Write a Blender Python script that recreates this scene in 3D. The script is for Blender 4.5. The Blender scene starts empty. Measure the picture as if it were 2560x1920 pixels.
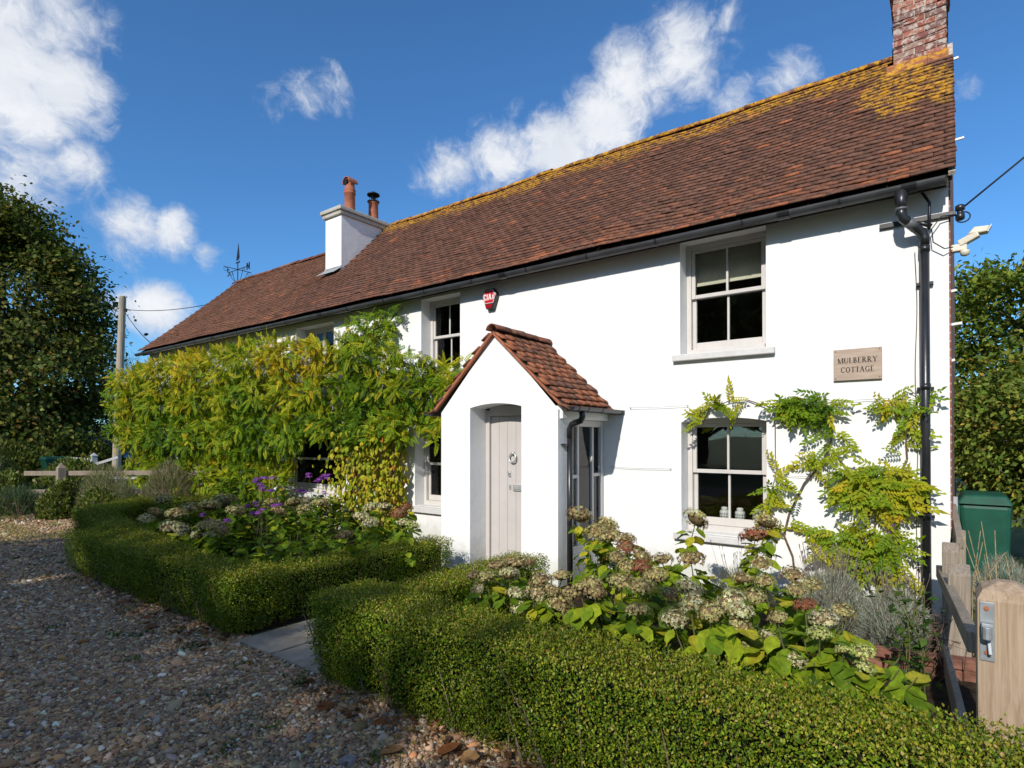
import bpy, math, random
import numpy as np
from mathutils import Vector, Matrix

rng = np.random.default_rng(7)
random.seed(7)
R = math.radians
scene = bpy.context.scene
COL = scene.collection

# ------------------------------------------------------------------ camera
cam_d = bpy.data.cameras.new('camera')
cam = bpy.data.objects.new('camera', cam_d)
COL.objects.link(cam)
cam.location = (0, -6.4, 1.6)
cam.rotation_euler = (R(90.5), 0, math.atan(1450 / 1920.0))
cam_d.sensor_width = 36
cam_d.lens = 36 * 1450 / 2560.0
cam_d.shift_y = 0.0497
cam_d.clip_start = 0.05
cam_d.clip_end = 3000
scene.camera = cam

# ------------------------------------------------------------------ light
SUN_EL, SUN_AZ = R(32), R(7.5)
sd = Vector((-math.sin(SUN_AZ) * math.cos(SUN_EL), math.cos(SUN_AZ) * math.cos(SUN_EL), -math.sin(SUN_EL)))
sun_d = bpy.data.lights.new('sun', 'SUN')
sun_d.energy = 4.2
sun_d.angle = R(0.53)
sun_d.color = (1.0, 0.945, 0.86)
sun = bpy.data.objects.new('sun', sun_d)
COL.objects.link(sun)
sun.rotation_euler = sd.to_track_quat('-Z', 'Y').to_euler()
sun.location = (3, -20, 20)

scene.view_settings.view_transform = 'Standard'
scene.view_settings.look = 'None'
scene.view_settings.exposure = 0.12
scene.view_settings.gamma = 1.0
scene.view_settings.use_curve_mapping = False
scene.cycles.max_bounces = 6
scene.cycles.diffuse_bounces = 3
scene.cycles.transparent_max_bounces = 12
scene.cycles.sample_clamp_indirect = 6
scene.cycles.use_denoising = True


# ------------------------------------------------------------------ node helpers
class NT:
    def __init__(self, nt):
        self.nt = nt

    def n(self, typ, **kw):
        nd = self.nt.nodes.new(typ)
        for k, v in kw.items():
            setattr(nd, k, v)
        return nd

    def put(self, sock, val):
        if isinstance(val, bpy.types.NodeSocket):
            self.nt.links.new(val, sock)
        elif val is not None:
            if hasattr(sock, 'default_value'):
                try:
                    sock.default_value = val
                except Exception:
                    sock.default_value = tuple(val) + (1.0,)

    def math(self, op, a, b=None, c=None, clamp=False):
        nd = self.n('ShaderNodeMath', operation=op, use_clamp=clamp)
        self.put(nd.inputs[0], a)
        if b is not None: self.put(nd.inputs[1], b)
        if c is not None: self.put(nd.inputs[2], c)
        return nd.outputs[0]

    def vmath(self, op, a, b=None):
        nd = self.n('ShaderNodeVectorMath', operation=op)
        self.put(nd.inputs[0], a)
        if b is not None: self.put(nd.inputs[1], b)
        return nd.outputs['Value'] if op in ('DOT_PRODUCT', 'LENGTH', 'DISTANCE') else nd.outputs[0]

    def mix(self, fac, a, b, blend='MIX'):
        nd = self.n('ShaderNodeMix', data_type='RGBA', blend_type=blend)
        self.put(nd.inputs[0], fac)
        self.put(nd.inputs[6], a if not isinstance(a, tuple) else a + (1,) * (4 - len(a)))
        self.put(nd.inputs[7], b if not isinstance(b, tuple) else b + (1,) * (4 - len(b)))
        return nd.outputs[2]

    def noise(self, scale, detail=4, rough=0.55, co=None, dist=0.0, col=False):
        nd = self.n('ShaderNodeTexNoise')
        nd.inputs['Scale'].default_value = scale
        nd.inputs['Detail'].default_value = detail
        nd.inputs['Roughness'].default_value = rough
        nd.inputs['Distortion'].default_value = dist
        if co is not None: self.put(nd.inputs['Vector'], co)
        return nd.outputs['Color' if col else 'Fac']

    def voro(self, scale, feature='F1', co=None, out='Distance'):
        nd = self.n('ShaderNodeTexVoronoi', feature=feature)
        nd.inputs['Scale'].default_value = scale
        if co is not None: self.put(nd.inputs['Vector'], co)
        return nd.outputs[out]

    def ss(self, x, lo, hi, a=0.0, b=1.0, smooth=True):
        nd = self.n('ShaderNodeMapRange', interpolation_type='SMOOTHSTEP' if smooth else 'LINEAR')
        self.put(nd.inputs[0], x)
        self.put(nd.inputs[1], lo); self.put(nd.inputs[2], hi)
        self.put(nd.inputs[3], a); self.put(nd.inputs[4], b)
        return nd.outputs[0]

    def pos(self):
        return self.n('ShaderNodeNewGeometry').outputs['Position']

    def obj(self):
        return self.n('ShaderNodeTexCoord').outputs['Object']

    def attr(self, name='col', typ='GEOMETRY'):
        nd = self.n('ShaderNodeAttribute', attribute_type=typ, attribute_name=name)
        return nd.outputs['Color']

    def stretch(self, v, sx, sy, sz):
        return self.vmath('MULTIPLY', v, (sx, sy, sz))

    def bump(self, h, strength=0.3, dist=0.01):
        nd = self.n('ShaderNodeBump')
        nd.inputs['Strength'].default_value = strength
        nd.inputs['Distance'].default_value = dist
        self.put(nd.inputs['Height'], h)
        return nd.outputs[0]


def sr(r, g, b):
    f = lambda c: (c / 255.0) / 12.92 if c / 255.0 <= 0.04045 else (((c / 255.0) + 0.055) / 1.055) ** 2.4
    return (f(r), f(g), f(b))


def material(name, fn):
    m = bpy.data.materials.new(name)
    m.use_nodes = True
    nt = m.node_tree
    nt.nodes.clear()
    k = NT(nt)
    out = k.n('ShaderNodeOutputMaterial')
    p = k.n('ShaderNodeBsdfPrincipled')
    nt.links.new(p.outputs[0], out.inputs[0])
    fn(k, p, out)
    return m


def simple(name, col, rough=0.6, spec=0.4, metal=0.0, var=0.18, scale=12.0, bump=0.0, bscale=60.0):
    """a plain coloured surface with mottling and a little relief"""
    def fn(k, p, out):
        co = k.pos()
        n = k.noise(scale, 5, 0.6, co)
        lo = tuple(c * (1 - var) for c in col)
        hi = tuple(min(1, c * (1 + var)) for c in col)
        k.put(p.inputs['Base Color'], k.mix(k.ss(n, 0.3, 0.7), lo, hi))
        p.inputs['Roughness'].default_value = rough
        p.inputs['Specular IOR Level'].default_value = spec
        p.inputs['Metallic'].default_value = metal
        if bump:
            k.put(p.inputs['Normal'], k.bump(k.noise(bscale, 4, 0.6, co), bump, 0.01))
    return material(name, fn)


def leafmat(name, transl=0.35, rough=0.55, spec=0.14, attr='col', mul=1.0):
    def fn(k, p, out):
        c = k.attr(attr)
        n = k.noise(35, 3, 0.6, k.pos())
        c2 = k.mix(1.0, c, k.mix(k.ss(n, 0.3, 0.7), (0.75 * mul,) * 3, (1.2 * mul,) * 3), 'MULTIPLY')
        k.put(p.inputs['Base Color'], c2)
        p.inputs['Roughness'].default_value = rough
        p.inputs['Specular IOR Level'].default_value = spec
        t = k.n('ShaderNodeBsdfTranslucent')
        k.put(t.inputs[0], k.mix(1.0, c2, (1.15, 1.1, 0.55), 'MULTIPLY'))
        ms = k.n('ShaderNodeMixShader')
        ms.inputs[0].default_value = transl
        k.nt.links.new(p.outputs[0], ms.inputs[1])
        k.nt.links.new(t.outputs[0], ms.inputs[2])
        k.nt.links.new(ms.outputs[0], out.inputs[0])
    return material(name, fn)


# ------------------------------------------------------------------ sky
world = bpy.data.worlds.new('World')
scene.world = world
world.use_nodes = True
wt = world.node_tree
wt.nodes.clear()
k = NT(wt)
sky = k.n('ShaderNodeTexSky', sky_type='NISHITA')
sky.sun_disc = False
sky.sun_elevation = SUN_EL
sky.sun_rotation = math.pi - SUN_AZ
sky.altitude = 50
sky.air_density = 1.0
sky.dust_density = 0.25
sky.ozone_density = 3.0
dirv = k.n('ShaderNodeTexCoord').outputs['Generated']
dirn = k.vmath('NORMALIZE', dirv)
# cumulus banks seen over the roof: direction of each puff and its angular radius
PUFFS = [(-0.6183, 0.6633, 0.4216, 0.1064, 0.75), (-0.5522, 0.7105, 0.4362, 0.1239, 0.95), (-0.4824, 0.7514, 0.4502, 0.1357, 1.05), (-0.417, 0.7715, 0.4806, 0.128, 1.1), (-0.3709, 0.771, 0.5176, 0.1239, 1.05), (-0.3024, 0.7804, 0.5473, 0.119, 0.9), (-0.2488, 0.7858, 0.5662, 0.0842, 0.6), (-0.5176, 0.6953, 0.4986, 0.0597, 0.6), (-0.8574, 0.1858, 0.4799, 0.1507, 1.1), (-0.8657, 0.2297, 0.4448, 0.1041, 0.95), (-0.8965, 0.2025, 0.394, 0.0898, 0.85), (-0.829, 0.2596, 0.4953, 0.0696, 0.65), (-0.8935, 0.138, 0.4274, 0.1916, 1), (-0.9223, 0.2088, 0.3251, 0.0994, 0.9), (-0.9003, 0.2564, 0.3518, 0.0661, 0.7), (-0.9013, 0.3214, 0.2904, 0.0825, 0.9), (-0.884, 0.3659, 0.2909, 0.0689, 0.85), (-0.8725, 0.4051, 0.273, 0.0459, 0.65), (-0.9104, 0.2864, 0.2985, 0.0535, 0.6), (-0.9153, 0.3578, 0.1851, 0.078, 0.95), (-0.9258, 0.3256, 0.1921, 0.0522, 0.7), (-0.7204, 0.4892, 0.4916, 0.0812, 0.68), (-0.7569, 0.4555, 0.4686, 0.0605, 0.55), (-0.1791, 0.8558, 0.4853, 0.0779, 0.6), (-0.2357, 0.8497, 0.4717, 0.0726, 0.55), (0.0121, 0.8979, 0.4401, 0.0489, 0.5), (-0.9542, 0.1702, 0.2459, 0.0838, 0.6)]
field = None
for (x, y, z, r, w) in PUFFS:
    d = k.vmath('DISTANCE', dirn, (x, y, z))
    f = k.ss(d, 0.0, r, w, 0.0)
    field = f if field is None else k.math('MAXIMUM', field, f)
big = k.noise(3.2, 3, 0.55, dirn)
far = k.ss(big, 0.47, 0.63, 0.0, 1.0)            # added cloud outside the view, thickened for neutral fill light
behind = k.ss(k.vmath('DOT_PRODUCT', dirn, (-0.6027, 0.798, 0.05)), 0.25, 0.5, 1.0, 0.0)
field = k.math('MAXIMUM', field, k.math('MULTIPLY', far, behind))
warp = k.vmath('ADD', dirn, k.vmath('MULTIPLY', k.vmath('SUBTRACT', k.noise(5.0, 4, 0.6, dirn, 0.0, True), (0.5, 0.5, 0.5)), (0.16, 0.16, 0.10)))
wisp = k.noise(6.5, 10, 0.66, warp, 0.15)
fine = k.noise(21.0, 8, 0.68, warp, 0.1)
nn = k.math('ADD', k.math('MULTIPLY', wisp, 0.72), k.math('MULTIPLY', fine, 0.28))
dens = k.math('ADD', field, k.math('MULTIPLY', k.math('SUBTRACT', nn, 0.5), 3.1))
dens = k.math('MULTIPLY', dens, k.ss(field, 0.0, 0.22))
cover = k.ss(dens, 0.26, 0.98, 0.0, 0.95)
shade = k.ss(dens, 0.35, 1.15)
shade2 = k.ss(k.noise(9.0, 5, 0.6, warp), 0.35, 0.68)
ccol = k.mix(k.math('MULTIPLY', shade, k.math('ADD', 0.55, k.math('MULTIPLY', shade2, 0.45))), (5.9, 6.5, 7.6), (9.3, 9.4, 9.6))
base = k.mix(1.0, sky.outputs[0], (0.66, 1.17, 1.56), 'MULTIPLY')
skyc = k.mix(cover, base, ccol)
bg = k.n('ShaderNodeBackground')
k.put(bg.inputs[0], skyc)
bg.inputs[1].default_value = 0.095
wo = k.n('ShaderNodeOutputWorld')
wt.links.new(bg.outputs[0], wo.inputs[0])


# ------------------------------------------------------------------ mesh helpers
class MB:
    def __init__(self):
        self.v, self.f = [], []

    def add(self, vs, fs):
        o = len(self.v)
        self.v += [tuple(a) for a in vs]
        self.f += [tuple(i + o for i in q) for q in fs]
        return self

    def box(self, x0, x1, y0, y1, z0, z1):
        vs = [(x, y, z) for z in (z0, z1) for y in (y0, y1) for x in (x0, x1)]
        return self.add(vs, [(0, 2, 3, 1), (4, 5, 7, 6), (0, 1, 5, 4), (2, 6, 7, 3), (0, 4, 6, 2), (1, 3, 7, 5)])

    def bar(self, a, b, w, h, up=(0, 0, 1)):
        """square bar from a to b"""
        a, b = Vector(a), Vector(b)
        d = (b - a).normalized()
        s = d.cross(Vector(up))
        if s.length < 1e-4: s = d.cross(Vector((1, 0, 0)))
        s.normalize()
        u = s.cross(d).normalized()
        s *= w / 2; u *= h / 2
        vs = [a - s - u, a + s - u, a + s + u, a - s + u, b - s - u, b + s - u, b + s + u, b - s + u]
        return self.add(vs, [(0, 3, 2, 1), (4, 5, 6, 7), (0, 1, 5, 4), (1, 2, 6, 5), (2, 3, 7, 6), (3, 0, 4, 7)])

    def tube(self, pts, r, n=8, caps=True):
        pts = [Vector(p) for p in pts]
        rs = r if isinstance(r, (list, tuple)) else [r] * len(pts)
        o = len(self.v)
        prev = None
        for i, p in enumerate(pts):
            d = (pts[min(i + 1, len(pts) - 1)] - pts[max(i - 1, 0)])
            d = d.normalized() if d.length > 1e-9 else Vector((0, 0, 1))
            if prev is None:
                s = d.cross(Vector((0, 0, 1)))
                if s.length < 0.05: s = d.cross(Vector((0, 1, 0)))
            else:
                s = prev - d * prev.dot(d)
            s.normalize(); prev = s
            u = d.cross(s)
            for j in range(n):
                a = 2 * math.pi * j / n
                self.v.append(tuple(p + (s * math.cos(a) + u * math.sin(a)) * rs[i]))
        for i in range(len(pts) - 1):
            for j in range(n):
                j2 = (j + 1) % n
                self.f.append((o + i * n + j, o + i * n + j2, o + (i + 1) * n + j2, o + (i + 1) * n + j))
        if caps:
            self.f.append(tuple(o + j for j in reversed(range(n))))
            self.f.append(tuple(o + (len(pts) - 1) * n + j for j in range(n)))
        return self

    def lathe(self, prof, c=(0, 0, 0), n=20):
        o = len(self.v)
        for (r, z) in prof:
            for j in range(n):
                a = 2 * math.pi * j / n
                self.v.append((c[0] + r * math.cos(a), c[1] + r * math.sin(a), c[2] + z))
        for i in range(len(prof) - 1):
            for j in range(n):
                j2 = (j + 1) % n
                self.f.append((o + i * n + j, o + i * n + j2, o + (i + 1) * n + j2, o + (i + 1) * n + j))
        self.f.append(tuple(o + j for j in reversed(range(n))))
        self.f.append(tuple(o + (len(prof) - 1) * n + j for j in range(n)))
        return self

    def prism(self, poly, ext):
        """3-d polygon pushed along ext"""
        n = len(poly)
        e = Vector(ext)
        vs = [Vector(p) for p in poly] + [Vector(p) + e for p in poly]
        fs = [tuple(range(n)), tuple(reversed(range(n, 2 * n)))]
        fs += [(i, n + i, n + (i + 1) % n, (i + 1) % n) for i in range(n)]
        return self.add(vs, fs)

    def mesh(self, name, mat=None, smooth=False):
        me = bpy.data.meshes.new(name)
        me.from_pydata([tuple(v) for v in self.v], [], self.f)
        if mat: me.materials.append(mat)
        if smooth: me.polygons.foreach_set('use_smooth', [True] * len(me.polygons))
        me.validate(); me.update()
        return me

    def build(self, name, mat, parent=None, smooth=False, bevel=0.0, loc=None, fixn=True):
        me = self.mesh(name, mat, smooth)
        if fixn:
            import bmesh
            bm = bmesh.new(); bm.from_mesh(me)
            bmesh.ops.recalc_face_normals(bm, faces=bm.faces)
            bm.to_mesh(me); bm.free()
        return link(name, me, parent, bevel, loc)


def link(name, me, parent=None, bevel=0.0, loc=None):
    o = bpy.data.objects.new(name, me)
    COL.objects.link(o)
    if parent is not None:
        o.parent = parent
    if loc is not None: o.location = loc
    if bevel:
        b = o.modifiers.new('bevel', 'BEVEL')
        b.width = bevel; b.segments = 2; b.limit_method = 'ANGLE'; b.angle_limit = R(40)
    return o


def tag(o, label=None, cat=None, group=None, kind=None):
    if label: o['label'] = label
    if cat: o['category'] = cat
    if group: o['group'] = group
    if kind: o['kind'] = kind
    return o


def thing(name, label, cat, loc=(0, 0, 0), group=None):
    o = bpy.data.objects.new(name, None)
    o.empty_display_size = 0.1
    COL.objects.link(o)
    o.location = loc
    return tag(o, label, cat, group)


def off(mb, loc):
    """move a builder's points so that they are local to a thing standing at loc"""
    mb.v = [(a[0] - loc[0], a[1] - loc[1], a[2] - loc[2]) for a in mb.v]
    return mb


def npmesh(name, V, F, mat=None, col=None, smooth=False):
    """V (n,3), F (m,k) all the same k; col (n,3)"""
    me = bpy.data.meshes.new(name)
    n, (m, kk) = len(V), F.shape
    me.vertices.add(n)
    me.vertices.foreach_set('co', np.ascontiguousarray(V, np.float32).ravel())
    me.loops.add(m * kk)
    me.loops.foreach_set('vertex_index', np.ascontiguousarray(F, np.int32).ravel())
    me.polygons.add(m)
    me.polygons.foreach_set('loop_start', np.arange(0, m * kk, kk, dtype=np.int32))
    if smooth: me.polygons.foreach_set('use_smooth', np.ones(m, bool))
    if col is not None:
        a = me.attributes.new('col', 'FLOAT_COLOR', 'POINT')
        c4 = np.ones((n, 4), np.float32); c4[:, :3] = col
        a.data.foreach_set('color', c4.ravel())
    if mat: me.materials.append(mat)
    me.update(calc_edges=True)
    return me


def nrm(a):
    return a / np.maximum(np.linalg.norm(a, axis=-1, keepdims=True), 1e-9)


# leaf templates: x across, y along, z up
T_LEAF = (np.array([(0, 0, 0), (.30, .45, .07), (0, 1, -.03), (-.30, .45, .07)]), np.array([(0, 1, 2), (0, 2, 3)]))
T_OVAL = (np.array([(0, 0, 0), (.26, .22, .05), (.36, .5, .06), (.2, .82, .02), (0, 1, -.08), (-.2, .82, .02), (-.36, .5, .06), (-.26, .22, .05), (0, .5, -.02)]),
          np.array([(0, 1, 8), (1, 2, 8), (2, 3, 8), (3, 4, 8), (4, 5, 8), (5, 6, 8), (6, 7, 8), (7, 0, 8)]))
T_BLADE = (np.array([(-.03, 0, 0), (.03, 0, 0), (.018, .6, .02), (0, 1, -.05), (-.018, .6, .02)]), np.array([(0, 1, 2), (0, 2, 4), (4, 2, 3)]))
def _maple():
    ang = [-90, -60, -20, 5, 35, 60, 90, 120, 145, 175, 200, 240]
    rad = [.15, .35, .5, .28, .62, .32, .75, .32, .62, .28, .5, .35]
    v = [(r * math.cos(R(a)), .42 + r * math.sin(R(a)) * .8, .05 * math.cos(R(3 * a))) for a, r in zip(ang, rad)] + [(0, .42, 0)]
    return np.array(v), np.array([(i, (i + 1) % 12, 12) for i in range(12)])
T_MAPLE = _maple()
def _pinnate():
    vs, fs = [], []
    def lf(bx, by, bz, ang, L, w):
        c, s = math.cos(ang), math.sin(ang)
        o = len(vs)
        for (x, y, z) in ((0, 0, 0), (w, .4 * L, .02), (0, L, -.05), (-w, .4 * L, .02)):
            vs.append((bx + x * c + y * s, by - x * s + y * c, bz + z))
        fs.extend([(o, o + 1, o + 2), (o, o + 2, o + 3)])
    for i in range(6):
        y = .12 + i * .135
        z = -.22 * y * y
        L = .27 - .02 * abs(i - 2)
        for s in (-1, 1):
            lf(0, y, z, s * R(62 - 3 * i), L, .070)
    lf(0, .9, -.18, 0, .26, .072)
    o = len(vs)
    vs.extend([(-.008, 0, 0), (.008, 0, 0), (.004, .9, -.185), (-.004, .9, -.185)])
    fs.extend([(o, o + 1, o + 2), (o, o + 2, o + 3)])
    return np.array(vs), np.array(fs)
T_PINN = _pinnate()


def frames(axis, nor):
    y = nrm(axis)
    x = nrm(np.cross(y, nor))
    z = np.cross(x, y)
    return x, y, z


def scatter(tmpl, P, axis, nor, size, col, vary=0.0):
    """copies of a leaf template -> V, F, C arrays"""
    tv, tf = tmpl
    x, y, z = frames(axis, nor)
    s = np.asarray(size).reshape(-1, 1, 1) * np.ones((len(P), 1, 1))
    V = P[:, None, :] + s * (tv[None, :, 0:1] * x[:, None, :] + tv[None, :, 1:2] * y[:, None, :] + tv[None, :, 2:3] * z[:, None, :])
    n, m = len(P), len(tv)
    F = (tf[None] + (np.arange(n) * m)[:, None, None]).reshape(-1, tf.shape[1])
    C = np.repeat(np.asarray(col), m, axis=0)
    if vary: C = C * (1 + vary * rng.standard_normal((len(C), 1)))
    return V.reshape(-1, 3), F, np.clip(C, 0.002, 1)


def pal(n, cols, w=None, jit=0.15):
    cols = np.array(cols)
    i = rng.choice(len(cols), n, p=None if w is None else np.array(w) / np.sum(w))
    return np.clip(cols[i] * (1 + jit * rng.standard_normal((n, 1))) * (1 + .06 * rng.standard_normal((n, 3))), .003, 1)


def rsph(n):
    return nrm(rng.standard_normal((n, 3)))


def lump(P, f=3.0):
    """cheap smooth noise in about -1..1"""
    x, y, z = P[..., 0] * f, P[..., 1] * f, P[..., 2] * f
    return (np.sin(1.7 * x + 1.3 * np.sin(1.1 * y + .4)) + np.sin(2.1 * y + 1.9 * np.sin(.9 * z + 1.2)) + np.sin(1.9 * z + 1.4 * np.sin(1.3 * x + 2.0))
            + .6 * np.sin(3.7 * x + 2.9 * y) + .6 * np.sin(4.1 * y - 3.3 * z + 1.0)) / 4.2


def inpoly(P, poly):
    x, y = P[:, 0], P[:, 1]
    r = np.zeros(len(P), bool)
    n = len(poly)
    for i in range(n):
        x0, y0 = poly[i]; x1, y1 = poly[(i + 1) % n]
        c = ((y0 > y) != (y1 > y)) & (x < (x1 - x0) * (y - y0) / (y1 - y0 + 1e-12) + x0)
        r ^= c
    return r


def samplepoly(n, poly):
    poly = np.array(poly)
    lo, hi = poly.min(0), poly.max(0)
    out = np.zeros((0, 2))
    while len(out) < n:
        q = lo + (hi - lo) * rng.random((n * 2, 2))
        out = np.vstack([out, q[inpoly(q, poly)]])
    return out[:n]

# ------------------------------------------------------------------ materials
def _wall(k, p, out):
    co = k.pos()
    n1 = k.noise(1.3, 5, 0.6, co)
    n2 = k.noise(9, 5, 0.65, co)
    c = k.mix(k.ss(n1, 0.35, 0.75), (0.77, 0.768, 0.76), (0.83, 0.828, 0.82))
    c = k.mix(k.ss(n2, 0.62, 0.82, 0, 0.22), c, (0.62, 0.61, 0.58))
    streak = k.noise(3.0, 5, 0.6, k.stretch(co, 4.0, 4.0, 0.35))
    c = k.mix(k.ss(streak, 0.60, 0.8, 0, 0.16), c, (0.60, 0.57, 0.51))
    zz = k.n('ShaderNodeSeparateXYZ'); k.put(zz.inputs[0], co)
    splash = k.ss(k.math('ADD', zz.outputs[2], k.math('MULTIPLY', k.noise(5.0, 6, 0.7, co), -0.6)), -0.22, 0.16, 0.45, 0.0)
    c = k.mix(splash, c, (0.40, 0.41, 0.30))
    crack = k.voro(1.1, 'DISTANCE_TO_EDGE', k.vmath('ADD', co, k.vmath('MULTIPLY', k.noise(3.0, 5, 0.7, co, 0.0, True), (0.5, 0.5, 0.5))))
    ck = k.math('MULTIPLY', k.ss(crack, 0.002, 0.006, 1.0, 0.0), k.ss(k.noise(0.8, 2, 0.5, co), 0.56, 0.66, 0, 0.35))
    c = k.mix(ck, c, (0.38, 0.37, 0.35))
    k.put(p.inputs['Base Color'], c)
    p.inputs['Roughness'].default_value = 0.75
    p.inputs['Specular IOR Level'].default_value = 0.25
    # painted brickwork and patched render show through as soft relief
    br = k.n('ShaderNodeTexBrick')
    sp = k.n('ShaderNodeSeparateXYZ'); k.put(sp.inputs[0], co)
    cb = k.n('ShaderNodeCombineXYZ')
    k.put(cb.inputs[0], k.math('ADD', sp.outputs[0], sp.outputs[1])); k.put(cb.inputs[1], sp.outputs[2])
    k.put(br.inputs['Vector'], cb.outputs[0])
    br.inputs['Scale'].default_value = 1.0
    br.inputs['Brick Width'].default_value = 0.225
    br.inputs['Row Height'].default_value = 0.075
    br.inputs['Mortar Size'].default_value = 0.008
    br.inputs['Mortar Smooth'].default_value = 0.9
    patch = k.ss(k.noise(0.9, 3, 0.5, co), 0.45, 0.62)
    h = k.math('ADD', k.math('MULTIPLY', k.math('MULTIPLY', br.outputs['Fac'], patch), -0.10), k.math('ADD', k.math('MULTIPLY', n1, 1.6), k.math('MULTIPLY', n2, 0.5)))
    k.put(p.inputs['Normal'], k.bump(h, 0.5, 0.012))
M_wall = material('white_masonry_paint', _wall)
M_plaster = simple('porch_inside_plaster', (0.84, 0.83, 0.81), 0.8, 0.2, var=0.04)
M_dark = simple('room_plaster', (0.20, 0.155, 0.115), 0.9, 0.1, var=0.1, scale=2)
M_frame = simple('stone_grey_joinery_paint', (0.56, 0.53, 0.50), 0.45, 0.4, var=0.04, scale=6, bump=0.08, bscale=40)
M_sill = simple('sill_paint', (0.60, 0.59, 0.57), 0.6, 0.35, var=0.07, scale=8, bump=0.2, bscale=30)
M_door = simple('taupe_door_paint', (0.50, 0.465, 0.44), 0.5, 0.4, var=0.03, scale=4, bump=0.1, bscale=40)
M_black = simple('black_plastic', (0.016, 0.017, 0.02), 0.33, 0.55, var=0.3, scale=5, bump=0.05)
M_grey_plastic = simple('faded_plastic', (0.11, 0.115, 0.12), 0.45, 0.5, var=0.2, scale=9)
M_soffit = simple('dark_stained_board', (0.045, 0.038, 0.03), 0.8, 0.2, var=0.3, scale=10, bump=0.2)
M_lead = simple('lead_flashing', (0.30, 0.31, 0.32), 0.55, 0.5, var=0.25, scale=7, bump=0.15)
M_chrome = simple('satin_steel', (0.55, 0.55, 0.54), 0.36, 0.5, 0.55, var=0.05)
M_zinc = simple('galvanised_steel', (0.30, 0.32, 0.335), 0.55, 0.4, 0.4, var=0.15, scale=25)
M_iron = simple('black_wrought_iron', (0.02, 0.02, 0.026), 0.5, 0.4, 0.4, var=0.4, scale=20)
M_terra = simple('terracotta', (0.34, 0.115, 0.06), 0.7, 0.3, var=0.22, scale=9, bump=0.2, bscale=35)
M_wire = simple('cable_rubber', (0.012, 0.012, 0.014), 0.6, 0.3, var=0.1)
M_steelwire = simple('training_wire', (0.35, 0.35, 0.36), 0.5, 0.4, 0.5, var=0.1)
M_whiteplastic = simple('white_plastic', (0.72, 0.72, 0.71), 0.4, 0.4, var=0.05)
M_cream = simple('cream_plastic', (0.68, 0.62, 0.50), 0.4, 0.45, var=0.06, scale=8)
M_red = simple('red_plastic', (0.55, 0.02, 0.022), 0.25, 0.5, var=0.06)
M_reddeep = simple('deep_red_lens', (0.32, 0.008, 0.012), 0.15, 0.6, var=0.1)
M_ink = simple('black_lettering', (0.012, 0.011, 0.010), 0.6, 0.2, var=0.2)
M_whiteink = simple('white_lettering', (0.75, 0.74, 0.74), 0.5, 0.3, var=0.03)
M_fabric = simple('blind_fabric', (0.80, 0.75, 0.60), 0.9, 0.1, var=0.08, scale=4, bump=0.2, bscale=90)
M_curtain = simple('curtain_fabric', (0.55, 0.53, 0.50), 0.9, 0.1, var=0.1, scale=5)
M_green = simple('dark_green_plastic', (0.010, 0.075, 0.048), 0.55, 0.3, var=0.18, scale=5, bump=0.05)
M_blue = simple('blue_van_paint', (0.010, 0.045, 0.22), 0.25, 0.6, var=0.05)
M_rubber = simple('tyre_rubber', (0.015, 0.015, 0.015), 0.8, 0.2)
M_whitewood = simple('shade_greyed_white_paint', (0.42, 0.42, 0.43), 0.6, 0.3, var=0.12, scale=8)  # white paint greyed to stand for the shade it sits in
M_soil = simple('bed_soil', (0.035, 0.024, 0.016), 0.95, 0.1, var=0.45, scale=14, bump=0.8, bscale=30)
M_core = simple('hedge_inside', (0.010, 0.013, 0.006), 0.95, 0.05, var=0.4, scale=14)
M_twig = simple('twig_bark', (0.17, 0.125, 0.085), 0.85, 0.2, var=0.35, scale=25, bump=0.4, bscale=60)
M_bark = simple('tree_bark', (0.075, 0.06, 0.045), 0.9, 0.2, var=0.4, scale=9, bump=0.7, bscale=18)
M_vine = simple('vine_bark', (0.13, 0.085, 0.055), 0.85, 0.2, var=0.35, scale=30, bump=0.4)
M_stemgreen = simple('green_stem', (0.085, 0.095, 0.03), 0.7, 0.3, var=0.4, scale=20)
M_dead = simple('dry_stalk', (0.36, 0.26, 0.14), 0.85, 0.2, var=0.3, scale=20)
M_brickred = simple('edging_brick', (0.20, 0.09, 0.06), 0.9, 0.2, var=0.35, scale=14, bump=0.5)

def _glass(k, p, out):
    k.nt.nodes.remove(p)
    t = k.n('ShaderNodeBsdfTransparent'); t.inputs[0].default_value = (0.965, 0.975, 0.97, 1)
    g = k.n('ShaderNodeBsdfGlossy'); g.inputs['Roughness'].default_value = 0.015
    k.put(g.inputs['Normal'], k.bump(k.noise(1.4, 2, 0.5, k.pos()), 0.06, 0.05))
    fr = k.n('ShaderNodeFresnel'); fr.inputs[0].default_value = 1.52
    ms = k.n('ShaderNodeMixShader')
    k.put(ms.inputs[0], k.math('MULTIPLY_ADD', fr.outputs[0], 1.0, 0.0, True))
    k.nt.links.new(t.outputs[0], ms.inputs[1]); k.nt.links.new(g.outputs[0], ms.inputs[2])
    k.nt.links.new(ms.outputs[0], out.inputs[0])
M_glass = material('window_glass', _glass)

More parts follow.
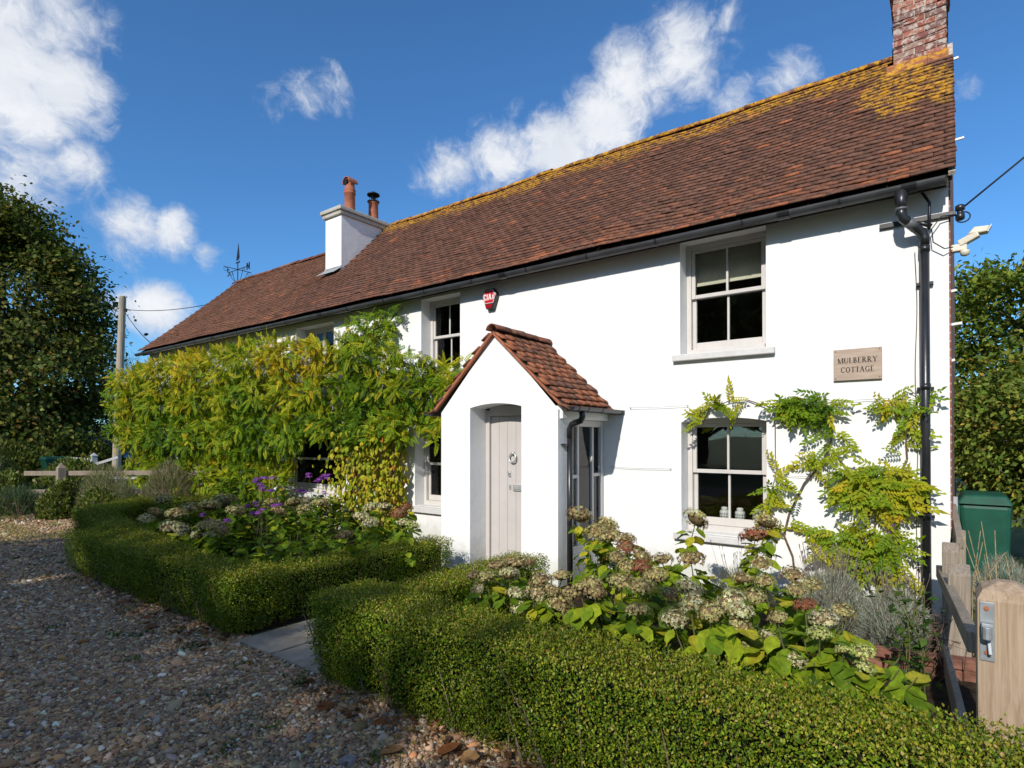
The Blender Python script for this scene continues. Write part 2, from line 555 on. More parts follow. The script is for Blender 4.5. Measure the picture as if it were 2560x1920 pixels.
def _tile(k, p, out):
    co = k.pos()
    c = k.attr('col')
    n = k.noise(22, 5, 0.65, co)
    c = k.mix(1.0, c, k.mix(k.ss(n, 0.25, 0.75), (0.55, 0.55, 0.55), (1.45, 1.40, 1.35)), 'MULTIPLY')
    blot = k.ss(k.noise(2.2, 6, 0.65, co), 0.52, 0.75, 0, 0.4)
    c = k.mix(blot, c, (0.045, 0.032, 0.026))
    pale = k.ss(k.noise(16, 3, 0.7, co), 0.70, 0.76, 0, 0.6)
    c = k.mix(pale, c, (0.36, 0.33, 0.27))
    chip = k.ss(k.noise(11, 2, 0.6, k.vmath('ADD', co, (7.0, 3.0, 1.0))), 0.70, 0.73, 0, 0.75)
    c = k.mix(chip, c, (0.36, 0.15, 0.075))
    # orange lichen: along the ridge, and in a patch below the brick stack
    s = k.n('ShaderNodeSeparateXYZ'); k.put(s.inputs[0], co)
    X, Y, Z = s.outputs
    lob = k.noise(1.6, 6, 0.7, co)
    ridge = k.ss(k.math('ADD', k.math('ADD', Z, k.math('MULTIPLY', lob, 0.75)), k.ss(X, -12.5, -9.0, -0.30, 0.0)), 6.38, 6.62)
    ridge = k.math('MULTIPLY', ridge, k.ss(Y, 2.9, 3.1, 1.0, 0.0))
    pd = k.n('ShaderNodeVectorMath', operation='LENGTH')
    k.put(pd.inputs[0], k.vmath('MULTIPLY', k.vmath('SUBTRACT', co, (-0.46, 1.55, 5.62)), (2.1, 0.0, 1.35)))
    patch = k.ss(k.math('ADD', pd.outputs['Value'], k.math('MULTIPLY', k.math('SUBTRACT', lob, 0.5), 1.6)), 0.66, 0.80, 1.0, 0.0)
    pd2 = k.n('ShaderNodeVectorMath', operation='LENGTH')
    k.put(pd2.inputs[0], k.vmath('MULTIPLY', k.vmath('SUBTRACT', co, (-0.05, 1.4, 5.50)), (6.0, 0.0, 1.9)))
    patch2 = k.ss(k.math('ADD', pd2.outputs['Value'], k.math('MULTIPLY', k.math('SUBTRACT', lob, 0.5), 2.0)), 0.6, 0.9, 1.0, 0.0)
    m = k.math('MAXIMUM', k.math('MAXIMUM', ridge, patch), patch2)
    grain = k.ss(k.noise(13, 6, 0.78, co), 0.45, 0.56)
    m = k.math('MULTIPLY', m, grain)
    lc = k.mix(k.ss(k.noise(30, 4, 0.6, co), 0.35, 0.65), (0.52, 0.235, 0.012), (0.62, 0.36, 0.03))
    c = k.mix(k.math('MULTIPLY', m, 0.92), c, lc)
    k.put(p.inputs['Base Color'], c)
    p.inputs['Roughness'].default_value = 0.85
    p.inputs['Specular IOR Level'].default_value = 0.2
    k.put(p.inputs['Normal'], k.bump(k.noise(60, 4, 0.7, co), 0.5, 0.006))
M_tile = material('clay_roof_tile', _tile)

def _brick(k, p, out):
    co = k.pos()
    c = k.attr('col')
    n = k.noise(28, 5, 0.65, co)
    c = k.mix(1.0, c, k.mix(n, (0.5, 0.5, 0.5), (1.4, 1.4, 1.4)), 'MULTIPLY')
    lime = k.ss(k.noise(14, 6, 0.7, co), 0.47, 0.62, 0, 0.8)
    c = k.mix(lime, c, (0.50, 0.45, 0.39))
    k.put(p.inputs['Base Color'], c)
    p.inputs['Roughness'].default_value = 0.9
    k.put(p.inputs['Normal'], k.bump(n, 0.6, 0.008))
M_brick = material('weathered_brick', _brick)

def _gable(k, p, out):
    co = k.pos()
    br = k.n('ShaderNodeTexBrick')
    sp = k.n('ShaderNodeSeparateXYZ'); k.put(sp.inputs[0], co)
    cb = k.n('ShaderNodeCombineXYZ'); k.put(cb.inputs[0], k.math('ADD', sp.outputs[0], sp.outputs[1])); k.put(cb.inputs[1], sp.outputs[2])
    k.put(br.inputs['Vector'], cb.outputs[0])
    br.inputs['Scale'].default_value = 1.0
    br.inputs['Brick Width'].default_value = 0.225; br.inputs['Row Height'].default_value = 0.075
    br.inputs['Mortar Size'].default_value = 0.008
    br.inputs['Color1'].default_value = (0.22, 0.07, 0.045, 1); br.inputs['Color2'].default_value = (0.30, 0.11, 0.07, 1)
    br.inputs['Mortar'].default_value = (0.34, 0.30, 0.25, 1)
    k.put(p.inputs['Base Color'], br.outputs['Color'])
    p.inputs['Roughness'].default_value = 0.9
    k.put(p.inputs['Normal'], k.bump(br.outputs['Fac'], -0.5, 0.01))
M_gable = material('gable_brickwork', _gable)
M_mortar = simple('lime_mortar', (0.46, 0.42, 0.36), 0.95, 0.1, var=0.25, scale=25, bump=0.6)

def _cap(k, p, out):
    co = k.pos()
    c = k.mix(k.noise(11, 6, 0.7, co), (0.36, 0.35, 0.31), (0.55, 0.53, 0.48))
    c = k.mix(k.ss(k.noise(6, 6, 0.7, co), 0.55, 0.68, 0, 0.8), c, (0.34, 0.22, 0.06))
    c = k.mix(k.ss(k.noise(17, 6, 0.7, co), 0.60, 0.7, 0, 0.7), c, (0.08, 0.075, 0.06))
    k.put(p.inputs['Base Color'], c)
    p.inputs['Roughness'].default_value = 0.95
    k.put(p.inputs['Normal'], k.bump(k.noise(40, 5, 0.7, co), 0.6, 0.01))
M_cap = material('lichened_concrete', _cap)

def _wood(name, a, b, scale=1.0):
    def fn(k, p, out):
        co = k.obj()
        d = k.noise(2.0 * scale, 3, 0.5, co)
        st = k.stretch(co, 22 * scale, 22 * scale, 1.2 * scale)
        g = k.noise(2.2, 6, 0.65, st, 0.6)
        c = k.mix(k.ss(g, 0.3, 0.7), a, b)
        c = k.mix(k.ss(d, 0.5, 0.75, 0, 0.4), c, tuple(x * 0.6 for x in a))
        k.put(p.inputs['Base Color'], c)
        p.inputs['Roughness'].default_value = 0.85
        p.inputs['Specular IOR Level'].default_value = 0.2
        k.put(p.inputs['Normal'], k.bump(g, 0.7, 0.008))
    return material(name, fn)
M_wood = _wood('weathered_grey_timber', (0.20, 0.16, 0.12), (0.34, 0.285, 0.225))
M_newwood = _wood('pale_softwood', (0.29, 0.205, 0.135), (0.44, 0.335, 0.235))
M_pole = _wood('creosoted_pole', (0.30, 0.25, 0.185), (0.46, 0.40, 0.32), 0.6)

def _sign(k, p, out):
    co = k.pos()
    g = k.noise(3.0, 6, 0.6, k.stretch(co, 2, 2, 14), 0.4)
    c = k.mix(k.ss(g, 0.35, 0.7), (0.36, 0.27, 0.205), (0.45, 0.35, 0.27))
    k.put(p.inputs['Base Color'], c)
    p.inputs['Roughness'].default_value = 0.7
    k.put(p.inputs['Normal'], k.bump(g, 0.15, 0.004))
M_sign = material('riven_sandstone', _sign)

def _slab(k, p, out):
    co = k.pos()
    n = k.noise(6, 6, 0.65, co)
    c = k.mix(k.ss(n, 0.3, 0.7), (0.22, 0.185, 0.14), (0.36, 0.31, 0.24))
    c = k.mix(k.ss(k.noise(2.2, 4, 0.6, co), 0.55, 0.75, 0, 0.5), c, (0.12, 0.115, 0.07))
    k.put(p.inputs['Base Color'], c)
    p.inputs['Roughness'].default_value = 0.85
    k.put(p.inputs['Normal'], k.bump(n, 0.4, 0.01))
M_slab = material('york_stone', _slab)

def _gravelbed(k, p, out):
    co = k.pos()
    v = k.n('ShaderNodeTexVoronoi'); v.inputs['Scale'].default_value = 62; k.put(v.inputs['Vector'], co)
    s = k.n('ShaderNodeSeparateColor'); k.put(s.inputs[0], v.outputs['Color'])
    c = k.mix(s.outputs[0], (0.19, 0.11, 0.055), (0.46, 0.31, 0.18))
    c = k.mix(k.ss(s.outputs[1], 0.8, 0.95, 0, 0.7), c, (0.45, 0.42, 0.38))
    c = k.mix(k.ss(v.outputs['Distance'], 0.35, 0.75, 0, 0.85), c, (0.035, 0.025, 0.018))
    c = k.mix(k.ss(k.noise(0.8, 5, 0.6, co), 0.45, 0.7, 0, 0.35), c, (0.10, 0.07, 0.05))
    # moss and grass creeping in at the far side of the drive
    sp = k.n('ShaderNodeSeparateXYZ'); k.put(sp.inputs[0], co)
    g = k.math('MULTIPLY', k.ss(k.noise(1.1, 6, 0.65, co), 0.42, 0.60), k.ss(sp.outputs[0], -13.2, -10.8, 1.0, 0.0))
    c = k.mix(k.math('MULTIPLY', g, 0.75), c, (0.13, 0.15, 0.035))
    k.put(p.inputs['Base Color'], c)
    p.inputs['Roughness'].default_value = 0.8
    k.put(p.inputs['Normal'], k.bump(v.outputs['Distance'], -0.9, 0.02))
M_gravelbed = material('gravel_bed', _gravelbed)

def _pebble(k, p, out):
    c = k.attr('col', 'INSTANCER')
    n = k.noise(120, 3, 0.6, k.pos())
    k.put(p.inputs['Base Color'], k.mix(1.0, c, k.mix(n, (0.7, 0.7, 0.7), (1.25, 1.25, 1.25)), 'MULTIPLY'))
    p.inputs['Roughness'].default_value = 0.6
    p.inputs['Specular IOR Level'].default_value = 0.35
M_pebble = material('flint_pebble', _pebble)

def _grass(k, p, out):
    co = k.pos()
    n = k.noise(3, 6, 0.65, co)
    c = k.mix(k.ss(n, 0.3, 0.7), (0.045, 0.075, 0.018), (0.10, 0.12, 0.035))
    k.put(p.inputs['Base Color'], c)
    p.inputs['Roughness'].default_value = 0.9
    k.put(p.inputs['Normal'], k.bump(k.noise(60, 4, 0.7, co), 0.8, 0.03))
M_grass = material('meadow_turf', _grass)

M_leaf = leafmat('foliage')
M_gloss = leafmat('glossy_box_leaf', 0.30, 0.42, 0.20)
M_petal = leafmat('papery_petal', 0.25, 0.8, 0.1)

# ------------------------------------------------------------------ ground
def sheet(name, poly, z, mat, label=None):
    me = bpy.data.meshes.new(name)
    me.from_pydata([(x, y, z) for x, y in poly], [], [tuple(range(len(poly)))])
    me.materials.append(mat)
    me.update()
    if me.polygons[0].normal.z < 0: me.flip_normals()
    o = link(name, me)
    o['kind'] = 'structure'
    return o

sheet('ground', [(-1500, -1500), (1500, -1500), (1500, 1500), (-1500, 1500)], -0.004, M_grass)
sheet('driveway', [(-22, -14), (6, -14), (6, -3.9), (-9.0, -3.9), (-11.4, -2.6), (-13.5, -1.6), (-22, -2.2)], 0.0, M_gravelbed)
sheet('flower_bed', [(-16.6, -0.02), (-11.3, -2.5), (-10.0, -3.5), (-6.5, -3.98), (-4.6, -3.98), (-4.6, -1.12), (-5.1, -0.02)], 0.004, M_soil)
sheet('flower_bed', [(-3.4, -0.02), (-3.4, -3.98), (0.3, -3.98), (0.3, -0.02)], 0.004, M_soil)

path = MB(); path.box(-4.52, -3.40, -4.05, -1.12, -0.05, 0.006)
path = path.build('path', M_soil); path['kind'] = 'structure'
ys = [-4.05, -3.62, -3.05, -2.55, -1.95, -1.14]
for i in range(5):
    for (a, b) in (((-4.50, -3.88), (-3.86, -3.42)) if i % 2 else ((-4.50, -4.02), (-4.0, -3.42))):
        m = MB()
        t = rng.uniform(-.003, .003, 4)
        m.box(a, b, ys[i] + .008, ys[i + 1] - .008, 0.0, 0.022)
        m.v = [(x, y, z + (t[q % 4] if z > .01 else 0)) for q, (x, y, z) in enumerate(m.v)]
        m.build('paving_slab', M_slab, path, bevel=.006)

# ------------------------------------------------------------------ cottage
cottage = thing('cottage', 'long white painted cottage with red clay tiled roof, porch and two chimneys', 'house')
XL = -16.75
OPEN = dict(LR=(-2.43, -1.52, .56, 1.845), UR=(-2.44, -1.52, 2.56, 3.85), MU=(-6.62, -5.80, 2.56, 3.80), ML=(-6.76, -5.85, .56, 1.80),
            LU=(-10.05, -8.86, 2.72, 3.74), LL=(-10.5, -8.5, .60, 1.80), LD=(-13.1, -12.0, .30, 1.90))
DEP = 0.2
w = MB()
xs = sorted({0.0, XL} | {a for o in OPEN.values() for a in o[:2]})
zs = sorted({-0.05, 3.93} | {a for o in OPEN.values() for a in o[2:]})
for i in range(len(xs) - 1):
    for j in range(len(zs) - 1):
        cx, cz = (xs[i] + xs[i + 1]) / 2, (zs[j] + zs[j + 1]) / 2
        if any(o[0] < cx < o[1] and o[2] < cz < o[3] for o in OPEN.values()): continue
        w.add([(xs[i], 0, zs[j]), (xs[i + 1], 0, zs[j]), (xs[i + 1], 0, zs[j + 1]), (xs[i], 0, zs[j + 1])], [(0, 1, 2, 3)])
for (a, b, c, d) in OPEN.values():
    for q in (((a, c), (a, d)), ((b, d), (b, c)), ((a, d), (b, d)), ((b, c), (a, c))):
        (x0, z0), (x1, z1) = q
        w.add([(x0, 0, z0), (x0, DEP + .1, z0), (x1, DEP + .1, z1), (x1, 0, z1)], [(0, 1, 2, 3)])
# flat-arch head of the ground floor window
a, b, c, d = OPEN['LR']
arc = [(a + (b - a) * t / 10, 0, d - .045 * (2 * t / 10 - 1) ** 2 - .0) for t in range(11)]
w.prism([(a, 0, d + .0005)] + arc[0:6] + [], (0, DEP, 0)) if False else None
for t in range(10):
    p0, p1 = arc[t], arc[t + 1]
    w.add([p0, p1, (p1[0], 0, d), (p0[0], 0, d), (p0[0], DEP, p0[2]), (p1[0], DEP, p1[2])], [(0, 1, 2, 3), (0, 4, 5, 1)])
w.build('wall', M_wall, cottage, fixn=False)

g = MB()
prof = [(.03, -.05), (4.8, -.05), (4.8, 3.9), (2.4, 6.30), (.03, 3.98)]
g.prism([(.012 + .012 * y, y, z) for y, z in prof], (-.30, 0, 0))
g.build('gable_wall', M_gable, cottage)
g = MB()
prof = [(.002, -.05), (4.8, -.05), (4.8, 3.9), (2.4, 6.12), (.002, 3.93)]
g.prism([(XL, y, z) for y, z in prof], (.30, 0, 0))
g.build('gable_wall', M_wall, cottage)
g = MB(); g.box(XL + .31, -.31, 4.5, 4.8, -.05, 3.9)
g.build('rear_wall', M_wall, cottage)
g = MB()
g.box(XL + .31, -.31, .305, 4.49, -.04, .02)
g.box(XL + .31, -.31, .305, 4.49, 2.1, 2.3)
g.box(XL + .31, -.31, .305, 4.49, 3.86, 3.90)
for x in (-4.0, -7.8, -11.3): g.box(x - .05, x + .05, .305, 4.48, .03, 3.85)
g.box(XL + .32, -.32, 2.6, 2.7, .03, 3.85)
g.build('floor_and_partition', M_dark, cottage)


def sash_window(key, cols=2, style='sash', blind=None, curtain=False, sillh=.075, sill=True):
    a, b, c, d = OPEN[key]
    f = MB()
    y0, y1 = DEP, DEP + .09
    f.box(a + .002, a + .055, y0, y1, c, d); f.box(b - .055, b - .002, y0, y1, c, d)
    f.box(a + .056, b - .056, y0 + .001, y1, d - .06, d)
    f.box(a + .056, b - .056, y0 - .03, y1, c, c + .075)
    win = f.build('window', M_frame, cottage, bevel=.004)
    x0, x1 = a + .057, b - .057
    zb, zt = c + .077, d - .062
    if style == 'sash':
        mid = zb + (zt - zb) * (.515)
        for (p, q, yy, bot) in ((mid - .002, zt, y0 + .012, .042), (zb, mid + .036, y0 + .052, .085)):
            s = MB()
            s.box(x0, x0 + .042, yy, yy + .034, p, q); s.box(x1 - .042, x1, yy, yy + .034, p, q)
            s.box(x0 + .0425, x1 - .0425, yy, yy + .034, p, p + bot); s.box(x0 + .0425, x1 - .0425, yy, yy + .034, q - .038, q)
            sash = s.build('sash', M_frame, win, bevel=.003)
            w_ = (x1 - x0 - .084) / cols
            for i in range(cols):
                if i:
                    m = MB(); xx = x0 + .042 + i * w_
                    m.box(xx - .011, xx + .011, yy + .002, yy + .032, p + bot + .0005, q - .0385)
                    m.build('glazing_bar', M_frame, win)
                m = MB()
                m.box(x0 + .042 + i * w_ + (.0115 if i else 0), x0 + .042 + (i + 1) * w_ - (.0115 if i < cols - 1 else 0), yy + .010, yy + .013, p + bot, q - .038)
                m.box(x0 + .042 + i * w_ + (.0115 if i else 0), x0 + .042 + (i + 1) * w_ - (.0115 if i < cols - 1 else 0), yy + .022, yy + .025, p + bot, q - .038)  # second glass sheet added to strengthen the window's reflections
                m.build('pane', M_glass, win)
    else:
        n = cols
        w_ = (x1 - x0) / n
        for i in range(n):
            s = MB(); u0, u1 = x0 + i * w_ + .003, x0 + (i + 1) * w_ - .003
            yy = y0 + .012
            s.box(u0, u0 + .045, yy, yy + .04, zb, zt); s.box(u1 - .045, u1, yy, yy + .04, zb, zt)
            s.box(u0 + .0455, u1 - .0455, yy, yy + .04, zb, zb + .06); s.box(u0 + .0455, u1 - .0455, yy, yy + .04, zt - .045, zt)
            s.build('casement', M_frame, win, bevel=.003)
            m = MB(); m.box(u0 + .045, u1 - .045, yy + .018, yy + .022, zb + .06, zt - .045)
            m.build('pane', M_glass, win)
    if sill:
        s = MB()
        s.box(a - .075, b + .09, -.065, .0, c - sillh, c)
        s.box(a + .002, b - .002, .0, DEP + .02, c - sillh, c + .012)
        s.build('sill', M_sill, win, bevel=.008)
    return win, (x0, x1, zb, zt)

sash_window('LR'); sash_window('UR', sillh=.07); sash_window('MU'); sash_window('ML', sillh=.09)
sash_window('LU', style='casement'); sash_window('LL', cols=1); sash_window('LD', style='casement', sill=False)

# ---- roof
S_N = 2.6
def rz(X):  # ridge height, stepping down behind the rendered stack
    t = min(1, max(0, (X + 11.3) / 1.2)); t = t * t * (3 - 2 * t)
    return 6.26 + .16 * t
def roofpt(X, s):
    zr = rz(X)
    y = -.2 + s * S_N
    sag = -.045 * math.sin(math.pi * min(max(s, 0), 1)) + .014 * math.sin(1.3 * X + 2.2 * s) + .010 * math.sin(3.1 * X - 5 * s)
    z = 3.89 + s * (zr - 3.89) + sag * (1 if 0 < s < 1 else .5)
    if s < .08: z += .10 * (.08 - s) * 2.5
    return Vector((X, y, z))
def roofframe(X, s):
    u = (roofpt(X, s + .03) - roofpt(X, s - .03)).normalized()
    x = (roofpt(X + .1, s) - roofpt(X - .1, s)).normalized()
    n = x.cross(u).normalized()
    return x, u, n

XV0, XV1 = -17.0, .055
deck = MB()
nx, ns = 44, 10
for i in range(nx + 1):
    X = XV0 + .03 + (XV1 - XV0 - .06) * i / nx
    for j in range(ns + 1):
        q = roofpt(X, j / ns); _, _, n = roofframe(X, j / ns)
        deck.v.append(tuple(q - n * .04))
for i in range(nx):
    for j in range(ns):
        o = i * (ns + 1) + j
        deck.f.append((o, o + ns + 1, o + ns + 2, o + 1))
o = len(deck.v)
for i in range(nx + 1):
    X = XV0 + .03 + (XV1 - XV0 - .06) * i / nx
    deck.v.append(tuple(roofpt(X, 1) - Vector((0, 0, .04)))); deck.v.append((X, 5.0, 3.86))
for i in range(nx):
    deck.f.append((o + 2 * i, o + 2 * i + 2, o + 2 * i + 3, o + 2 * i + 1))
roof = deck.build('roof', M_soffit, cottage, fixn=False)
sol = roof.modifiers.new('thickness', 'SOLIDIFY'); sol.thickness = .05; sol.offset = -1

def tile_template(wd=.1652, ln=.135, th=.019, camber=.002):
    vs = []
    for (y, zz) in ((0, 0), (ln, 0)):
        for t in (0, th):
            for xf in (-.5, 0, .5):
                vs.append((xf * wd, y, zz + t + camber * (1 - 4 * xf * xf)))
    # order: y0 bottom 0-2, y0 top 3-5, y1 bottom 6-8, y1 top 9-11
    fs = [(3, 4, 10, 9), (4, 5, 11, 10), (0, 6, 7, 1), (1, 7, 8, 2), (0, 1, 4, 3), (1, 2, 5, 4), (6, 9, 10, 7), (7, 10, 11, 8), (0, 3, 9, 6), (2, 8, 11, 5)]
    return np.array(vs), np.array(fs)
TV, TF = tile_template()
TPAL = [(.108, .058, .043), (.138, .071, .051), (.152, .075, .052), (.188, .083, .051), (.29, .11, .057)]
def tilecol(X, s, r):
    if X < -10.8: wt_ = [.10, .48, .38, .03, .01]
    else:
        e = max(0, 1 - s / .22) * (1 if X > -7 else .5)
        wt_ = [.13, .42, .36 + .1 * e, .07 + .40 * e, .015 + .16 * e]
    wt_ = np.array(wt_) / sum(wt_)
    c = np.array(TPAL[r.choice(5, p=wt_)]) * (1 + .09 * r.standard_normal())
    if X < -10.8: c = c * np.array([1.15, 1.12, 1.02])
    return np.clip(c, .02, .6)

NVAR = 5
tile_meshes = []
for c in TPAL:
    for v in range(NVAR):
        V = TV.copy()
        V[:, 2] += .0015 * rng.standard_normal() * V[:, 0] / .08 + np.where(V[:, 1] < .05, 0.0012 * rng.standard_normal(len(V)), 0)
        V[:, 1] += np.where(V[:, 1] < .05, .0015 * rng.standard_normal(len(V)), 0)
        tile_meshes.append(npmesh('tile', V, TF, M_tile, np.tile(np.array(c) * (1 + .09 * rng.standard_normal()), (len(V), 1)).clip(.02, .6)))

def tile_obj(name, M, parent, ci=None):
    ci = rng.integers(5) if ci is None else ci
    o = bpy.data.objects.new(name, tile_meshes[ci * NVAR + rng.integers(NVAR)])
    COL.objects.link(o); o.parent = parent
    o.matrix_local = M
    return o

def frame_matrix(p, x, u, n, tilt, spin, lift):
    Mx = Matrix((x, u, n)).transposed().to_4x4()
    Mx.translation = p + n * lift
    return Mx @ Matrix.Rotation(spin, 4, 'Z') @ Matrix.Rotation(-tilt, 4, 'X')

SL = 3.63
NC = 36
tl, half = [], []
for j in range(NC):
    s0 = (j * .1 - .01) / SL
    offx = .0825 if j % 2 else 0
    n_ = int((XV1 - XV0) / .165) + 1
    for i in range(n_):
        X = XV1 - .082 - i * .165 + offx * 1.0 - .0
        if X > XV1 - .04 or X < XV0 + .05: continue
        if -10.76 < X < -10.12 and .50 < s0 < 1.0: continue        # rendered stack
        if X > -.60 and s0 > .845: continue                         # brick stack
        p = roofpt(X + rng.normal(0, .003), s0)
        tl.append((X, s0, p))
    if j % 2:                                                        # half tiles close the bond at the verges
        for X in ([XV1 - .041, XV0 + .041] if s0 < .845 else [XV0 + .041]):
            half.append((X, s0, roofpt(X, s0)))
cpos = np.array([0, -6.4, 1.6])
tl.sort(key=lambda t: (Vector(t[2]) - Vector(cpos)).length)
def tile_matrix(X, s0, p):
    x, u, n = roofframe(X, s0)
    slip = .012 if rng.random() < .03 else 0
    return frame_matrix(p - u * slip, x, u, n, R(10.0 + rng.normal(0, .35)), R(rng.normal(0, .30)), .022 + abs(rng.normal(0, .0015)) + (.006 if rng.random() < .03 else 0))
for (X, s0, p) in tl[:262]:
    e = max(0, 1 - s0 / .22)
    wt_ = np.array([.13, .40, .34 + .1 * e, .09 + .45 * e, .02 + .18 * e])
    tile_obj('tile', tile_matrix(X, s0, p), roof, rng.choice(5, p=wt_ / wt_.sum()))
for (X, s0, p) in half:
    o = tile_obj('tile', tile_matrix(X, s0, p) @ Matrix.Diagonal((.5, 1, 1, 1)), roof, rng.choice(4))
Vs, Cs = [], []
for (X, s0, p) in tl[262:]:
    Mx = np.array(tile_matrix(X, s0, p))
    Vs.append(TV @ Mx[:3, :3].T + Mx[:3, 3])
    Cs.append(np.tile(tilecol(X, s0, rng), (len(TV), 1)))
nT = len(Vs)
F = (TF[None] + (np.arange(nT) * len(TV))[:, None, None]).reshape(-1, 4)
rt = link('roof_tiles', npmesh('roof_tiles', np.vstack(Vs), F, M_tile, np.vstack(Cs)), roof)
rt['kind'] = 'stuff'

def ridge_mesh(name, r=.105, L=.31, col=(.15, .06, .04)):
    m = MB(); n = 8
    for x in (0, L):
        for rr in (r, r - .016):
            for i in range(n + 1):
                a = math.pi * (.04 + .92 * i / n)
                m.v.append((x, -rr * math.cos(a), rr * math.sin(a)))
    N = n + 1
    for i in range(n):
        m.f += [(i, i + 1, 2 * N + i + 1, 2 * N + i), (N + i, 3 * N + i, 3 * N + i + 1, N + i + 1), (i, N + i, N + i + 1, i + 1), (2 * N + i, 2 * N + i + 1, 3 * N + i + 1, 3 * N + i)]
    m.f += [(0, 2 * N, 3 * N, N), (n, N + n, 3 * N + n, 2 * N + n)]
    me = m.mesh(name, M_tile, True)
    a = me.attributes.new('col', 'FLOAT_COLOR', 'POINT')
    a.data.foreach_set('color', np.tile(np.array(list(col) + [1.0], np.float32), len(me.vertices)))
    return me
ridge_meshes = [ridge_mesh('ridge_tile', col=c) for c in ((.15, .06, .04), (.20, .08, .05), (.11, .055, .04), (.24, .12, .08))]
x = XV0
while x < -.62:
    if not (-10.85 < x < -10.0):
        o = link('ridge_tile', ridge_meshes[rng.integers(4)], roof)
        q = roofpt(x, 1.0)
        o.location = (x, q.y + rng.normal(0, .004), q.z - .035 + rng.normal(0, .004))
        o.rotation_euler = (0, -math.atan2(rz(x + .3) - rz(x), .3) + R(rng.normal(0, .6)), R(rng.normal(0, .7)))
    x += .305
v = MB()
for s in range(12):
    v.bar(roofpt(XV1 - .03, s / 12) - Vector((0, 0, .03)), roofpt(XV1 - .03, (s + 1) / 12) - Vector((0, 0, .03)), .05, .035)
v.build('verge_mortar', M_mortar, roof)
v = MB()
v.box(XL, -.001, -.165, -.001, 3.845, 3.862); v.box(XL, -.001, -.165, -.145, 3.785, 3.844)  # dark boards added for the shaded gap; upright one blocks sun over gutter
v.build('soffit_shade_board', M_soffit, cottage)

# ---- gutter and its brackets
def gutter_mesh(L, r=.062, n=10, th=.004):
    m = MB()
    for x in (0, L):
        for rr in (r, r - th):
            for i in range(n + 1):
                a = math.pi * i / n
                m.v.append((x, -rr * math.cos(a), -rr * math.sin(a)))
    N = n + 1
    for i in range(n):
        m.f += [(i, 2 * N + i, 2 * N + i + 1, i + 1), (N + i, N + i + 1, 3 * N + i + 1, 3 * N + i), (i, i + 1, N + i + 1, N + i), (2 * N + i, 3 * N + i, 3 * N + i + 1, 2 * N + i + 1)]
    m.f += [(0, N, 3 * N, 2 * N), (n, 2 * N + n, 3 * N + n, N + n)]
    return m
GY, GZ = -.232, 3.842
M_gutter = simple('weathered_black_gutter', (0.045, 0.047, 0.052), 0.42, 0.5, var=0.25, scale=4)
gut = gutter_mesh(16.93).build('gutter', M_gutter, cottage, smooth=False, loc=(-16.95, GY, GZ))
end = MB(); end.prism([(16.934, -.062 * math.cos(math.pi * i / 10), -.062 * math.sin(math.pi * i / 10)) for i in range(11)], (.004, 0, 0))
end.build('stop_end', M_black, gut)
bm_ = gutter_mesh(.022, .067, 10, .0045).mesh('gutter_bracket', M_black)
un_ = gutter_mesh(.11, .069, 10, .006).mesh('gutter_union', M_black)
for i, x in enumerate(np.arange(.55, 16.6, .92)):
    o = link('gutter_bracket', bm_, gut); o.location = (x + rng.normal(0, .04), 0, 0)
for x in (4.1, 8.0, 12.1, 15.6, 16.62):
    o = link('gutter_union', un_, gut); o.location = (x, 0, 0)

def pipe_run(name, pts, r, mat, parent, n=14):
    return MB().tube(pts, r, n).build(name, mat, parent, smooth=True)
dp = pipe_run('downpipe', [(-.172, -.075, 3.36), (-.172, -.075, 0.03)], .036, M_black, cottage)
pipe_run('outlet', [(-.335, GY, 3.80), (-.335, GY, 3.70), (-.335, GY, 3.63)], [.058, .044, .040], M_black, dp)
pipe_run('offset_bend', [(-.335, GY, 3.66), (-.335, GY, 3.60), (-.325, GY + .008, 3.565), (-.30, GY + .02, 3.54), (-.215, -.10, 3.47), (-.185, -.08, 3.44), (-.172, -.075, 3.40), (-.172, -.075, 3.34)], .041, M_black, dp)
pipe_run('collar', [(-.335, GY, 3.655), (-.335, GY, 3.635)], .046, M_grey_plastic, dp)
pipe_run('collar', [(-.295, GY + .025, 3.535), (-.235, -.122, 3.487)], .0425, M_grey_plastic, dp)
for z in (3.33, 2.10, .95):
    pipe_run('collar', [(-.172, -.075, z), (-.172, -.075, z - .055)], .042, M_black, dp)
for z in (2.06, .92, 3.0):
    m = MB(); m.box(-.235, -.11, -.05, -.001, z - .012, z + .012); m.build('pipe_clip', M_black, dp)

# ---- rendered mid chimney
ch = MB(); ch.box(-10.72, -10.17, 1.12, 2.46, 4.75, 6.34)
ch = ch.build('rendered_chimney', M_wall, cottage, bevel=.012)
m = MB(); m.box(-10.765, -10.125, 1.07, 2.52, 6.335, 6.42); m.box(-10.80, -10.09, 1.035, 2.55, 6.42, 6.505)
m.build('chimney_cap', M_cap, ch, bevel=.018)
m = MB(); m.box(-10.733, -10.157, 1.107, 1.118, 4.98, 5.26)
m.add([(-10.733, 1.10, 5.22), (-10.157, 1.10, 5.22), (-10.157, .93, 5.09), (-10.80, .93, 5.09)], [(0, 3, 2, 1)])
m.build('lead_apron', M_lead, ch)
def sm(m, name, mat, par): return m.build(name, mat, par, smooth=True)
m = MB().lathe([(.135, 0), (.135, .03), (.118, .06), (.112, .46), (.128, .475), (.128, .50), (.112, .515), (.125, .545), (.125, .565), (.108, .58), (.100, .74), (.085, .80)], (-10.45, 1.55, 6.50), 22)
pot = sm(m, 'chimney_pot', M_terra, ch)
m = MB()
